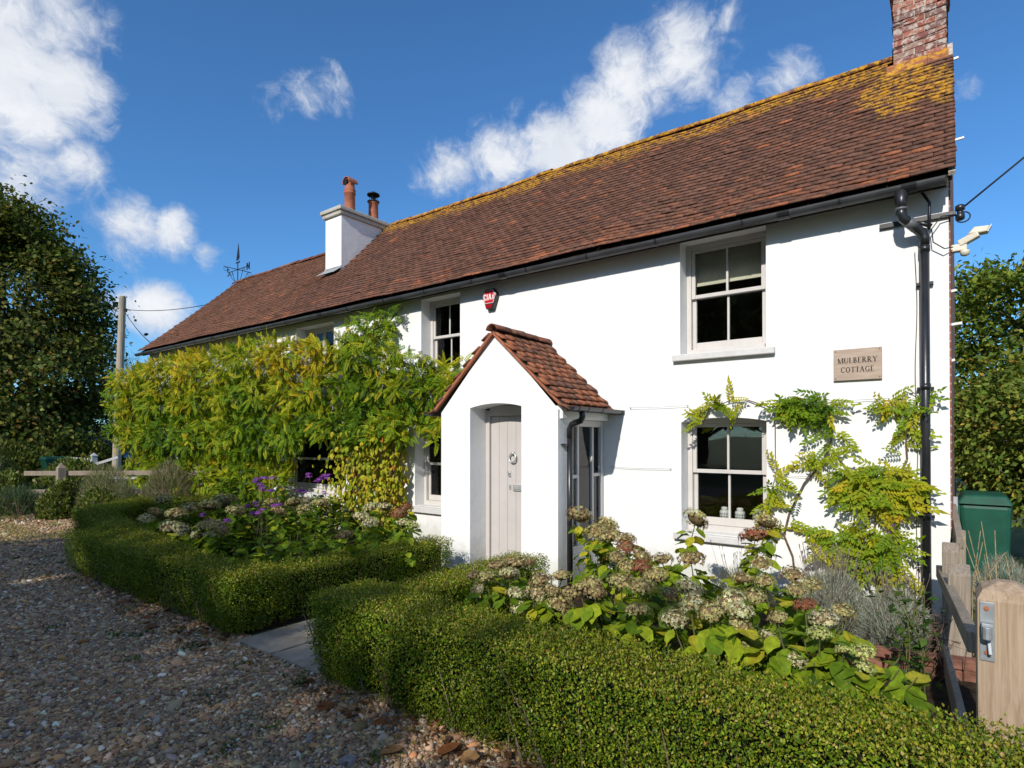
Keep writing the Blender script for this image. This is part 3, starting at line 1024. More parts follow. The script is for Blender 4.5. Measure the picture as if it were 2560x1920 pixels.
for i in range(11):
    a = math.pi * (-.08 + 1.16 * i / 10)
    for yy, rr in ((1.44, .118), (1.44, .100), (1.67, .118), (1.67, .100)):
        m.v.append((-10.45 + rr * math.cos(a) * 1.05, yy, 7.215 + rr * math.sin(a)))
for i in range(10):
    o = 4 * i
    m.f += [(o, o + 4, o + 6, o + 2), (o + 1, o + 3, o + 7, o + 5), (o, o + 1, o + 5, o + 4), (o + 2, o + 6, o + 7, o + 3)]
m.f += [(0, 2, 3, 1), (40, 41, 43, 42)]
m.build('hooded_cowl', M_terra, pot, smooth=False)
m = MB().tube([(-10.45, 1.47, 7.215), (-10.45, 1.435, 7.215)], .068, 16)
m.build('flue_mouth', M_ink, pot)
m = MB().lathe([(.13, 0), (.13, .03), (.112, .05), (.106, .47), (.118, .48), (.118, .50), (.100, .505)], (-10.45, 2.20, 6.50), 22)
pot = sm(m, 'chimney_pot', M_terra, ch)
m = MB().lathe([(.13, .50), (.14, .52), (.06, .56), (.055, .60)], (-10.45, 2.20, 6.50), 20); sm(m, 'cowl_base', M_iron, pot)
m = MB().lathe([(.05, .72), (.145, .665), (.14, .69), (.06, .735), (.01, .745)], (-10.45, 2.20, 6.50), 20); sm(m, 'rain_cap', M_iron, pot)
for a in range(4):
    cx, cy = -10.45 + .085 * math.cos(a * 1.57 + .6), 2.20 + .085 * math.sin(a * 1.57 + .6)
    m = MB().tube([(cx, cy, 7.03), (cx, cy, 7.19)], .006, 6); m.build('cowl_strut', M_iron, pot)

# ---- brick chimney on the gable
CX0, CX1, CY0, CY1 = -.535, -.005, 2.08, 2.74
m = MB(); m.box(CX0 + .012, CX1 - .012, CY0 + .012, CY1 - .012, 5.5, 7.42)
bch = m.build('brick_chimney', M_mortar, cottage)
bpal = [(.28, .085, .055), (.34, .12, .08), (.22, .08, .065), (.36, .15, .10), (.20, .11, .09), (.30, .18, .14)]
bricks = {}
def brickmesh(L, Dp, H, i):
    key = (round(L, 3), round(Dp, 3), round(H, 3), i)
    if key not in bricks:
        b = MB().box(-L / 2, L / 2, -Dp / 2, Dp / 2, 0, H)
        b.v = [tuple(np.array(q) + rng.normal(0, .0022, 3)) for q in b.v]
        me = b.mesh('brick', M_brick)
        a = me.attributes.new('col', 'FLOAT_COLOR', 'POINT')
        a.data.foreach_set('color', np.tile(np.array(list(bpal[i]) + [1.0], np.float32), 8))
        bricks[key] = me
    return bricks[key]
def brick(x0, x1, y0, y1, z0, z1):
    me = brickmesh(x1 - x0, y1 - y0, z1 - z0, int(rng.integers(6)))
    o = link('brick', me, bch)
    o.location = ((x0 + x1) / 2 + rng.normal(0, .0025), (y0 + y1) / 2 + rng.normal(0, .002), z0)
    return o
z = 5.96; row = 0
while z < 7.36:
    h = .066
    over = .035 if 6.98 < z < 7.13 else (.02 if z > 7.13 else 0)
    a, b, c, d = CX0 - over, CX1 + over, CY0 - over, CY1 + over
    if row % 2 == 0:
        cuts = [a, a + .215, a + .43, b]
        side = [c + .108, c + .33, d - .108]
    else:
        cuts = [a, a + .105, a + .32, b]
        side = [c + .108, c + .215, c + .43, d - .108]
    for i in range(len(cuts) - 1):
        brick(cuts[i] + .005, cuts[i + 1] - .005, c, c + .10, z, z + h)
        brick(cuts[i] + .005, cuts[i + 1] - .005, d - .10, d, z, z + h)
    for i in range(len(side) - 1):
        brick(b - .10, b, side[i] + .005, side[i + 1] - .005, z, z + h)
        brick(a, a + .10, side[i] + .005, side[i + 1] - .005, z, z + h)
    z += .0765; row += 1
m = MB(); m.box(CX0 - .02, CX1 + .02, CY0 - .02, CY1 + .02, 7.42, 7.50); m.build('chimney_flaunching', M_cap, bch, bevel=.02)
m = MB().lathe([(.14, 0), (.115, .06), (.105, .55), (.125, .58), (.125, .64), (.10, .65)], (-.27, 2.41, 7.49), 20); sm(m, 'chimney_pot', M_terra, bch)
# clay apron at the foot of the stack
ap = MB()
for i in range(3):
    xa, xb = -.60 + i * .205, -.60 + (i + 1) * .205 - .004
    ap.add([(xa, 1.93, 5.985), (xb, 1.93, 5.985), (xb, 2.075, 6.205), (xa, 2.075, 6.205), (xa, 1.945, 5.965), (xb, 1.945, 5.965)], [(0, 1, 2, 3), (0, 4, 5, 1)])
ap.add([(-.60, 1.93, 5.985), (-.60, 2.075, 6.205), (-.66, 2.40, 6.43), (-.66, 2.30, 6.30)], [(0, 1, 2, 3)])
ap = ap.build('clay_apron', M_tile, bch, fixn=False)
me = ap.data; a_ = me.attributes.new('col', 'FLOAT_COLOR', 'POINT')
a_.data.foreach_set('color', np.tile(np.array([.27, .10, .055, 1], np.float32), len(me.vertices)))
sol = ap.modifiers.new('t', 'SOLIDIFY'); sol.thickness = .014
m = MB()
for z in (6.42, 6.70): m.tube([(CX0 - .008, CY1, z), (CX0 - .008, CY0 - .008, z - .03), (CX1 + .008, CY0 - .008, z + .03), (CX1 + .008, CY1, z + .03)], .006, 6)
m.build('lashing_wire', M_iron, bch)

# ---- porch
PX0, PX1, PYF, PAP = -5.12, -3.38, -1.10, -4.25
OX0, OX1 = -4.64, -3.87
EZ, RZ_ = 1.99, 2.90
def gz(x): return EZ + (RZ_ - EZ) * (1 - abs(x - PAP) / .87) - .05
T = .30
pw = MB()
def arch(x): return 1.985 + .045 * (1 - ((x - (OX0 + OX1) / 2) / .385) ** 2)
pw.box(PX0, OX0, PYF, PYF + T, -.05, 1.93); pw.box(OX1, PX1, PYF, PYF + T, -.05, 1.93)
N = 12
for i in range(N):
    xa = OX0 + (OX1 - OX0) * i / N; xb = OX0 + (OX1 - OX0) * (i + 1) / N
    pw.add([(xa, PYF, arch(xa)), (xb, PYF, arch(xb)), (xb, PYF, gz(xb)), (xa, PYF, gz(xa)), (xa, PYF + T, arch(xa)), (xb, PYF + T, arch(xb))], [(0, 1, 2, 3), (0, 4, 5, 1)])
for (xa, xb) in ((PX0, OX0), (OX1, PX1)):
    for i in range(4):
        p, q = xa + (xb - xa) * i / 4, xa + (xb - xa) * (i + 1) / 4
        pw.add([(p, PYF, 1.93), (q, PYF, 1.93), (q, PYF, gz(q)), (p, PYF, gz(p))], [(0, 1, 2, 3)])
for x in (OX0, OX1): pw.add([(x, PYF, 1.93), (x, PYF + T, 1.93), (x, PYF + T, arch(x)), (x, PYF, arch(x))], [(0, 1, 2, 3)])
pw.box(PX0, PX0 + .2, PYF + T + .0005, -.001, -.05, 1.93)                  # left flank
pw.box(PX1 - .16, PX1 - .005, PYF + T + .0005, -.001, -.05, .30)          # plinth below the side light
pw.build('porch_wall', M_wall, cottage, fixn=False)
m = MB(); m.box(PX0 + .201, PX1 - .17, PYF + T + .01, -.002, 1.94, 1.97); m.box(PX0 + .201, PX1 - .17, -.012, -.003, .02, 1.935)
m.box(PX0 + .201, PX1 - .17, PYF + T + .01, -.02, .0, .02)
m.build('porch_lining', M_plaster, cottage)

# porch side light
m = MB()
SX = PX1 - .03
m.box(SX - .08, SX, -.80, -.735, .30, 1.83); m.box(SX - .08, SX, -.075, -.002, .30, 1.83)
m.box(SX - .08, SX, -.734, -.076, 1.755, 1.83); m.box(SX - .08, SX, -.734, -.076, .30, .385)
pwin = m.build('porch_window', M_frame, cottage, bevel=.005)
def pbar(y0, y1, z0, z1):
    q = MB(); q.box(SX - .065, SX - .012, y0, y1, z0, z1); q.build('glazing_bar', M_frame, pwin, bevel=.004)
for y in (-.60, -.255): pbar(y - .02, y + .02, .386, 1.754)
pbar(-.734, -.621, 1.16, 1.20); pbar(-.234, -.076, 1.16, 1.20); pbar(-.579, -.276, .70, .745)
def ppane(y0, y1, z0, z1):
    q = MB(); q.box(SX - .037, SX - .034, y0, y1, z0, z1); q.box(SX - .052, SX - .049, y0, y1, z0, z1); q.build('pane', M_glass, pwin)  # inner sheet added so the glass mirrors more of the sunlit wall
ppane(-.734, -.621, 1.201, 1.754); ppane(-.734, -.621, .386, 1.159)
ppane(-.579, -.276, .746, 1.754); ppane(-.579, -.276, .386, .699)
ppane(-.234, -.076, 1.201, 1.754); ppane(-.234, -.076, .386, 1.159)
m = MB(); m.box(PX1 - .12, PX1 + .035, PYF + .04, -.002, 1.832, 1.975); m.build('porch_fascia', M_wall, cottage, bevel=.006)

# porch roof with every tile
pr = MB()
ER = 1.02
for sgn in (1, -1):
    a = Vector((PAP, PYF - .05, RZ_ - .02)); b = Vector((PAP + sgn * ER, PYF - .05, RZ_ - .02 - .955))
    c = Vector((b.x, 0, b.z)); d = Vector((PAP, 0, a.z))
    pr.add([a, b, c, d], [(0, 1, 2, 3)] if sgn > 0 else [(0, 3, 2, 1)])
proof = pr.build('porch_roof', M_soffit, cottage, fixn=False)
sol = proof.modifiers.new('t', 'SOLIDIFY'); sol.thickness = .025; sol.offset = -1
ang = math.atan2(.955, ER)
for sgn in (1, -1):
    u0 = Vector((-sgn * math.cos(ang), 0, math.sin(ang)))
    n0 = Vector((sgn * math.sin(ang), 0, math.cos(ang)))
    x0 = u0.cross(n0)
    eave = Vector((PAP + sgn * (ER + .02), 0, RZ_ - .02 - .975))
    for j in range(13):
        bell = R(9) * max(0, 1 - j / 4)                     # the sweep at the eaves
        rot = Matrix.Rotation(-bell, 3, x0)
        u, n = rot @ u0, rot @ n0
        lift = .012 + (.055 * (1 - max(0, 1 - j / 4)) ** 1 - .055)
        for i in range(8):
            y = PYF - .06 + .075 + i * .163 - (.0815 if j % 2 else 0)
            if y > -.03 or y < PYF - .05: continue
            p = Vector((eave.x, y, eave.z)) + u0 * (j * .103)
            Mx = frame_matrix(p, x0, u, n, R(8.5 + rng.normal(0, .8)), R(rng.normal(0, .9)), .014 + abs(rng.normal(0, .003)))
            tile_obj('tile', Mx, proof, rng.choice(5, p=[.03, .05, .12, .42, .38]))
for i in range(4):
    o = link('ridge_tile', ridge_meshes[(1, 3, 0, 1)[i]], proof)
    o.location = (PAP, PYF - .075 + i * .292, RZ_ - .028 - i * .006); o.scale = (1, .8, .8)
    o.rotation_euler = (0, R(rng.normal(0, .8)), R(90 + rng.normal(0, 1)))
m = MB()
for sgn in (1, -1):
    m.bar((PAP, PYF - .03, RZ_ - .045), (PAP + sgn * ER * .93, PYF - .03, RZ_ - .045 - .955 * .93), .03, .05, (0, 1, 0))
m.build('verge_mortar', M_terra, proof)
pg = gutter_mesh(1.16, .05, 10, .004).build('porch_gutter', M_black, cottage, loc=(PAP + ER + .055, PYF - .06, 1.955))
pg.rotation_euler = (0, 0, R(90))
b2 = gutter_mesh(.022, .055, 10, .005).mesh('gutter_bracket', M_black)
for x in (.1, .30, .62, 1.10):
    o = link('gutter_bracket', b2, pg); o.location = (x, 0, 0)
m = MB(); m.prism([(-.004, -.05 * math.cos(math.pi * i / 10), -.05 * math.sin(math.pi * i / 10)) for i in range(11)], (.004, 0, 0)); m.build('stop_end', M_black, pg)
pg2 = gutter_mesh(1.16, .05, 10, .004).build('porch_gutter', M_black, cottage, loc=(PAP - ER - .055, PYF - .06, 1.955))
pg2.rotation_euler = (0, 0, R(90))
gx = PAP + ER + .055
dp2 = pipe_run('porch_downpipe', [(-3.335, -.93, 1.66), (-3.335, -.93, .02)], .032, M_black, cottage)
pipe_run('offset_bend', [(gx, -.93, 1.92), (gx, -.93, 1.85), (gx - .02, -.93, 1.81), (-3.31, -.93, 1.77), (-3.335, -.93, 1.72), (-3.335, -.93, 1.62)], .035, M_black, dp2)
m = MB(); m.box(-3.379, -3.33, -1.04, -.90, 1.54, 1.56); m.build('pipe_clip', M_black, dp2)

# front door
DY = -.785
m = MB()
m.box(OX0 + .001, OX0 + .06, DY - .02, DY + .07, .03, 1.965); m.box(OX1 - .06, OX1 - .001, DY - .02, DY + .07, .03, 1.965)
m.box(OX0 + .061, OX1 - .061, DY - .02, DY + .07, 1.895, 2.02)
m.build('door_frame', M_door, cottage, bevel=.005)
m = MB(); m.box(OX0 + .062, OX1 - .062, DY + .035, DY + .06, .03, 1.893)
door = m.build('front_door', M_door, cottage)
wd = (OX1 - OX0 - .126) / 5
for i in range(5):
    q = MB(); xa = OX0 + .063 + i * wd
    q.box(xa + .0015, xa + wd - .0015, DY + .012, DY + .034, .035, 1.888)
    q.build('plank', M_door, door, bevel=.0025)
cxd = -4.19
kx = -4.22
m = MB().tube([(kx + .05 * math.sin(a), DY - .012 - .012 * math.sin(a / 2), 1.385 + .055 * math.cos(a)) for a in np.linspace(0, 2 * math.pi, 21)], .010, 8)
m.tube([(kx, DY + .012, 1.44), (kx, DY - .022, 1.44)], .020, 12)
m.build('door_knocker', M_chrome, door, smooth=True)
m = MB(); m.box(kx - .08, kx - .04, DY - .004, DY + .012, 1.155, 1.225); m.tube([(kx - .06, DY + .01, 1.20), (kx - .06, DY - .022, 1.20)], .014, 12)
m.build('door_lock', M_chrome, door)
m = MB(); m.box(kx - .068, kx - .038, DY + .002, DY + .012, 1.00, 1.055); m.build('keyhole_plate', M_chrome, door)
m = MB(); m.box(kx - .055, kx - .050, DY + .0005, DY + .002, 1.022, 1.036); m.build('keyhole', M_ink, door)
m = MB(); m.box(kx - .005, kx + .20, DY - .006, DY + .012, .985, 1.06); m.box(kx + .012, kx + .183, DY - .012, DY - .006, 1.003, 1.042); m.build('letterbox', M_chrome, door, bevel=.004)

# ------------------------------------------------------------------ lettering (drawn as serifed strokes)
def glyph(ch):
    tk, tn = .185, .085
    P = []
    def bx(x0, x1, y0, y1): P.append([(x0, y0), (x1, y0), (x1, y1), (x0, y1)])
    def serif(cx, y, w=.13): bx(cx - w, cx + w, y, y + .045)
    def stem(x, t=tk, y0=0, y1=1, s0=True, s1=True):
        bx(x, x + t, y0, y1)
        if s0: serif(x + t / 2, y0, t / 2 + .07)
        if s1: serif(x + t / 2, y1 - .045, t / 2 + .07)
    def diag(x0, y0, x1, y1, t): P.append([(x0 - t / 2, y0), (x0 + t / 2, y0), (x1 + t / 2, y1), (x1 - t / 2, y1)])
    def arc(cx, cy, rx, ry, a0, a1, n=14):
        for i in range(n):
            q = []
            for a in (a0 + (a1 - a0) * i / n, a0 + (a1 - a0) * (i + 1) / n):
                c, s = math.cos(R(a)), math.sin(R(a))
                t = tn + (tk - tn) * c * c
                q.append(((cx + rx * c, cy + ry * s), (cx + (rx - t) * c, cy + (ry - tn - .0 * t) * s)))
            P.append([q[0][0], q[1][0], q[1][1], q[0][1]])
    if ch == 'M':
        stem(.06, tn); stem(.86, tk, s1=True); diag(.12, 1, .48, 0, tk); diag(.48, 0, .88, 1, tn); W = 1.08
    elif ch == 'U':
        stem(.06, tk, .32, 1, s0=False); stem(.68, tn, .32, 1, s0=False); arc(.40, .32, .34, .32, 180, 360); W = .86
    elif ch == 'L':
        stem(.06); bx(.06, .62, 0, .05); bx(.57, .62, 0, .24); W = .68
    elif ch == 'B':
        stem(.06); arc(.30, .745, .30, .255, -90, 90); arc(.30, .27, .36, .27, -90, 90); bx(.06, .32, 0, .05); bx(.06, .32, .95, 1); bx(.06, .32, .49, .54); W = .74
    elif ch == 'E':
        stem(.06); bx(.06, .62, 0, .05); bx(.06, .58, .95, 1); bx(.06, .46, .49, .54); bx(.57, .62, 0, .24); bx(.53, .58, .78, 1); W = .70
    elif ch == 'R':
        stem(.06); arc(.30, .73, .32, .27, -90, 90); bx(.06, .32, .95, 1); bx(.06, .32, .46, .51); diag(.74, 0, .36, .48, tk); bx(.66, .86, 0, .045); W = .84
    elif ch == 'Y':
        stem(.36, tk, 0, .48, s1=False); diag(.44, .45, .12, 1, tk); diag(.44, .45, .76, 1, tn); serif(.12, .955); serif(.76, .955); W = .86
    elif ch == 'C':
        arc(.46, .5, .42, .5, 42, 318, 22); bx(.74, .785, .70, .98); W = .86
    elif ch == 'O':
        arc(.46, .5, .42, .5, 0, 360, 28); W = .94
    elif ch == 'T':
        stem(.30, tk, s1=False); bx(.02, .73, .95, 1); bx(.02, .07, .76, 1); bx(.68, .73, .76, 1); W = .76
    elif ch == 'A':
        diag(.10, 0, .42, 1, tn); diag(.76, 0, .42, 1, tk); bx(.24, .62, .34, .39); serif(.10, 0); serif(.76, 0); W = .90
    elif ch == 'G':
        arc(.46, .5, .42, .5, 42, 318, 22); bx(.74, .785, .70, .98); stem(.66, tk, .06, .42, s0=False); W = .92
    else:
        W = .4
    return W, P

def letters(text, xc, zc, h, width, y, mat, parent, depth=.0015, plain=False):
    ws = [glyph(c) for c in text]
    tot = sum(g_[0] for g_ in ws) + .10 * (len(ws) - 1)
    sx = width / tot
    x = xc - width / 2
    for (W, polys) in ws:
        m = MB()
        for i, p in enumerate(polys):
            m.prism([(x + a * sx, y - .00007 * i, zc - h / 2 + b * h) for a, b in p], (0, depth, 0))
        m.build('letter', mat, parent)
        x += (W + .10) * sx

sign = thing('house_sign', 'square-cornered sandstone sign reading MULBERRY COTTAGE on the white wall', 'sign', (-.70, -.02, 2.32))
m = MB(); m.box(-.199, .199, -.012, .02, -.148, .150); m.build('board', M_sign, sign, bevel=.002)
letters('MULBERRY', 0, .040, .052, .325, -.0135, M_ink, sign)
letters('COTTAGE', 0, -.048, .052, .275, -.0135, M_ink, sign)
for (a, b) in ((-.182, .132), (.182, .132), (-.182, -.130), (.182, -.130)):
    m = MB().tube([(a, -.012, b), (a, -.015, b)], .005, 8); m.build('screw', M_iron, sign)

# ---- alarm box
al = thing('alarm_box', 'red and black bell box with white lettering high on the wall', 'alarm', (-5.18, 0, 3.60))
hexo = [(-.075, .135), (.075, .135), (.128, .035), (.06, -.15), (-.06, -.15), (-.128, .035)]
m = MB(); m.prism([(a, -.075, b) for a, b in hexo], (0, .074, 0)); m.build('casing', M_black, al, bevel=.01)
face = [(-.068, .118), (.068, .118), (.112, .032), (.075, -.072), (-.075, -.072), (-.112, .032)]
m = MB(); m.prism([(a, -.079, b) for a, b in face], (0, .004, 0)); m.build('border', M_whiteink, al)
m = MB(); m.prism([(a * .93, -.081, b * .93 + .002) for a, b in face], (0, .002, 0)); m.build('face_plate', M_red, al)
def ialpha(polys, name='letter'):
    m = MB()
    for i, p in enumerate(polys): m.prism([(a, -.0825 - .00005 * i, b) for a, b in p], (0, .0012, 0))
    m.build(name, M_whiteink, al)
B_ = lambda x0, x1, z0, z1: [(x0, z0), (x1, z0), (x1, z1), (x0, z1)]
zb, zt = -.025, .058
ialpha([B_(-.092, -.078, zb, zt), B_(-.077, -.046, zt - .014, zt), B_(-.077, -.046, zb, zb + .014), B_(-.060, -.046, zb + .014, zb + .028), B_(-.060, -.046, zt - .028, zt - .014)])
ialpha([B_(-.036, -.021, zb, zt)])
ialpha([[(-.012, zb), (.004, zb), (.020, zt), (.004, zt)], [(.030, zb), (.046, zb), (.028, zt), (.012, zt)], B_(.006, .030, zb + .018, zb + .030)])
ialpha([[(.052, zb), (.064, zb), (.082, .03), (.070, .03)], [(.074, .02), (.084, .012), (.094, zb), (.083, zb)], B_(.058, .092, .024, .034), B_(.072, .084, .036, .052)], 'running_figure')
m = MB(); m.prism([(a, -.084, b) for a, b in ((-.066, -.085), (.066, -.085), (.045, -.140), (-.045, -.140))], (0, .009, 0)); m.build('strobe_lens', M_reddeep, al, bevel=.003)

# ---- security light on the corner
sl_s = .78
sl = thing('security_light', 'cream floodlight with motion sensor sticking out past the house corner', 'light', (.05, .02, 3.30))
sl.scale = (sl_s,) * 3
m = MB(); m.box(-.045, .10, -.04, .05, -.06, .02); m.build('base', M_cream, sl, bevel=.012)
m = MB().bar((.03, 0, .02), (.20, -.03, .10), .09, .075); m.build('arm', M_cream, sl, bevel=.012)
m = MB()
m.add([(.10, -.07, .10), (.27, -.07, .10), (.30, -.07, .165), (.16, -.07, .175), (.10, .06, .10), (.27, .06, .10), (.30, .06, .165), (.16, .06, .175)],
      [(0, 3, 2, 1), (4, 5, 6, 7), (0, 1, 5, 4), (1, 2, 6, 5), (2, 3, 7, 6), (3, 0, 4, 7)])
m.build('lamp_head', M_cream, sl, bevel=.012)
m = MB().bar((.275, -.005, .10), (.31, -.005, .17), .13, .008); m.build('lamp_glass', M_whiteplastic, sl)
m = MB().lathe([(.012, -.062), (.038, -.05), (.045, -.02), (.045, .0), (.02, .01)], (.08, -.01, -.06), 14); sm(m, 'motion_sensor', M_cream, sl)

# ---- overhead supply: wall bracket, insulator, cable
br = thing('cable_bracket', 'black flat iron bar across the wall holding the overhead cable', 'bracket', (-.25, -.02, 3.587))
m = MB(); m.box(-.265, .30, -.012, .019, -.022, .022); m.build('bar', M_black, br, bevel=.003)
m = MB().lathe([(.02, -.07), (.034, -.06), (.034, -.02), (.022, -.01), (.022, .01), (.036, .02), (.036, .055), (.02, .065)], (.33, 0, 0), 14); sm(m, 'insulator', M_black, br)
m = MB().tube([(.0, -.02, -.03), (.06, -.04, -.05), (.13, -.03, -.085)], .02, 10); m.build('cable_gland', M_black, br, smooth=True)
m = MB().tube([(.33 + t * 7.5, 0 + t * 3.0, .02 + t * 8.0 - 1.2 * t * (1 - t)) for t in np.linspace(0, 1, 16)], .009, 6)
m.build('supply_cable', M_wire, br, smooth=True)
m = MB().tube([(.33 + .05 * math.sin(a) + .02, -.01, -.05 + .045 * math.cos(a)) for a in np.linspace(0, 6.2, 14)], .006, 6)
m.tube([(.30, -.02, -.02), (.20, -.05, -.02), (.13, -.06, -.12), (.14, -.06, -.24), (.22, -.05, -.31), (.28, -.02, -.30)], .005, 6)
m.build('slack_cable', M_wire, br, smooth=True)
m = MB().tube([(.06, -.03, .23), (.075, -.05, .20), (.115, -.05, .12), (.115, -.045, 0.02), (.112, -.05, -.12)], .012, 8)
m.build('conduit', M_black, br, smooth=True)
wp = thing('wall_cable', 'thin brown cable clipped beside the black downpipe', 'cable', (-.24, -.01, 0))
m = MB().tube([(0 + .008 * math.sin(5 * z), -.004, z) for z in np.linspace(.25, 3.3, 40)], .0035, 5); m.build('cable', M_vine, wp)
for (y, z, l, x) in ((2.22, 5.15, .13, .02), (2.0, 6.0, .07, .03), (.35, 2.98, .05, .01), (.35, 2.67, .085, .01), (.3, 2.33, .03, .01)):
    m = MB().bar((x, y, z), (x + l, y, z + .008), .022, .022); m.build('cable_standoff', M_whiteplastic, cottage)
am = thing('aerial_bracket', 'white aerial fixing on the right edge of the brick stack', 'bracket', (-.03, 2.05, 6.86))
m = MB(); m.box(-.06, .05, -.03, .01, -.04, .05); m.build('plate', M_whiteplastic, am, bevel=.005)
m = MB().bar((.02, -.02, .02), (.14, -.02, .03), .03, .03); m.bar((.10, -.02, -.02), (.10, -.02, .12), .02, .02); m.build('clamp', M_zinc, am)
m = MB().tube([(.13, -.02, .02), (.17, -.02, -.03), (.25, -.02, .0), (.32, -.02, .12), (.35, -.02, .4)], .005, 6); m.build('lead', M_wire, am, smooth=True)
lp = thing('outside_lamp', 'small white box lamp under the eaves among the climber leaves', 'lamp', (-7.98, -.005, 3.66))
m = MB(); m.box(-.07, .07, -.05, 0, -.055, .055); m.build('body', M_whiteplastic, lp, bevel=.01)
m = MB(); m.box(-.055, .055, -.056, -.05, -.04, .04); m.build('lens', M_sill, lp)

# ---- training wires
for (x0, x1, z, lab) in ((-3.05, -2.35, 1.985, 'thin training wire above the ground floor window, reaching towards porch'), (-1.0, -.45, 1.985, 'thin training wire between the climber and the stone sign'),
                         (-3.30, -2.55, 1.27, 'thin training wire at mid height beside the porch'), (-1.45, -.95, 1.24, 'thin training wire right of the ground floor window'),
                         (-.55, -.26, .31, 'thin training wire low on the wall near the downpipe')):
    t_ = thing('training_wire', lab, 'wire', (x0, -.03, z), 'training wires on the wall')
    m = MB().tube([(0, 0, 0), ((x1 - x0) / 2, 0, -.006), (x1 - x0, 0, 0)], .0022, 5); m.build('wire', M_steelwire, t_)
    for x in (0, x1 - x0):
        m = MB().tube([(x, .03, 0), (x, -.004, 0)], .005, 6); m.build('vine_eye', M_zinc, t_)

# ---- weathervane on the left end of the ridge
wv = thing('weathervane', 'black iron weathervane with sailing boat, N and S arms, on ridge end', 'weathervane', (-16.85, 2.4, 6.24))
m = MB().tube([(0, 0, 0), (0, 0, .62)], .014, 8); m.build('rod', M_iron, wv)
q_ = Vector((.62, -.78, 0)).normalized()
for (L, nm) in ((.50, 'S'), (-.50, 'N')):
    pass
ax = Vector((.80, 0, 0)).normalized()
m = MB().tube([(-.50, 0, .42), (.50, 0, .42)], .010, 6); m.tube([(0, -.42, .42), (0, .42, .42)], .010, 6); m.build('arms', M_iron, wv)
m = MB()
for (dx, dy) in ((1, 0), (-1, 0), (0, 1), (0, -1)):
    m.tube([(dx * t * .30, dy * t * .30, .08 + .32 * t ** 2.2 - .05 * math.sin(math.pi * t)) for t in np.linspace(0, 1, 9)], .007, 5)
    m.tube([(dx * (.36 + .055 * math.cos(a)), dy * (.36 + .055 * math.cos(a)), .355 + .05 * math.sin(a)) for a in np.linspace(1.5, 7.0, 12)], .006, 5)
m.build('scrolls', M_iron, wv)
m = MB().tube([(-.56 + .055 * math.cos(a), 0, .42 + z) for a, z in ((.5, .085), (1.6, .105), (2.6, .085), (2.9, .05), (1.57, .0), (.1, -.03), (-.4, -.075), (-1.6, -.105), (-2.7, -.08))], .013, 6); m.build('letter_s', M_iron, wv)
m = MB().bar((.53, 0, .32), (.53, 0, .52), .02, .026, (0, 1, 0)); m.bar((.65, 0, .32), (.65, 0, .52), .02, .026, (0, 1, 0)); m.bar((.53, .0, .51), (.65, .0, .33), .016, .026, (0, 1, 0)); m.build('letter_n', M_iron, wv)
m = MB(); m.prism([(-.13, -.006, .62), (.09, -.006, .60), (.12, -.006, .67), (.02, -.006, .645), (-.08, -.006, .655)], (.0, .012, 0)); m.build('hull', M_iron, wv)
m = MB(); m.prism([(.005, -.006, .69), (.10, -.006, .76), (.04, -.006, 1.18), (-.08, -.006, .70)], (0, .012, 0)); m.build('sail', M_iron, wv)

# ---- things behind the panes
bl = thing('roller_blind', 'olive beige blind half drawn behind the top right window', 'blind', (-1.98, .315, 3.80))
m = MB(); m.box(-.40, .40, -.006, 0, -.39, 0); m.build('cloth', M_fabric, bl)
m = MB(); m.box(-.40, .40, -.014, .006, -.41, -.391); m.build('bottom_bar', M_fabric, bl)
def curtain(x, z0, z1, w_, lab):
    c = thing('curtain', lab, 'curtain', (x, .42, z0))
    m = MB(); n = 28
    for i in range(n + 1):
        yy = .025 * math.sin(i * 1.35)
        for z in (0, z1 - z0): m.v.append((w_ * i / n, yy * (1 if z == 0 else .7), z))
    for i in range(n): m.f.append((2 * i, 2 * i + 2, 2 * i + 3, 2 * i + 1))
    m.build('cloth', M_curtain, c, smooth=True, fixn=False)
curtain(-6.52, 2.5, 3.78, .26, 'pale curtain gathered at the left of the window left of the alarm')
curtain(-5.98, 2.5, 3.78, .12, 'strip of pale curtain at the right of the window left of the alarm')
bl = thing('roller_blind', 'pale blind partly down behind the window left of the porch', 'blind', (-6.3, .36, 1.77))
m = MB(); m.box(-.42, .42, -.006, 0, -.24, 0); m.build('cloth', M_curtain, bl)
def jar(x, lab, s=1.0):
    j = thing('tea_light_jar', lab, 'jar', (x, .36, .655), 'white jars on the window sill')
    j.scale = (1.05, 1.05, 1.5)
    m = MB().lathe([(.045, 0), (.052, .012), (.052, .085), (.045, .095)], (0, 0, 0), 18); sm(m, 'body', M_whiteplastic, j)
    m = MB().lathe([(.034, .095), (.034, .118), (.02, .122)], (0, 0, 0), 16); sm(m, 'lid', M_whiteplastic, j)
    m = MB()
    for z in (.03, .05, .07): m.tube([(.0535 * math.cos(a), .0535 * math.sin(a), z) for a in np.linspace(0, 2 * math.pi, 19)], .0016, 4, False)
    for a in np.linspace(0, 6.28, 13)[:-1]: m.bar((.0535 * math.cos(a), .0535 * math.sin(a), .01), (.0535 * math.cos(a + .3), .0535 * math.sin(a + .3), .085), .002, .002)
    m.build('pattern_lines', M_ink, j)
jar(-2.06, 'leftmost white lattice patterned jar inside the ground floor window')
jar(-1.89, 'middle white lattice patterned jar inside the ground floor window')
jar(-1.70, 'rightmost white lattice patterned jar inside the ground floor window')
m = MB(); m.box(-2.36, -1.58, DEP + .12, .52, .60, .653); m.build('window_board', M_frame, cottage)

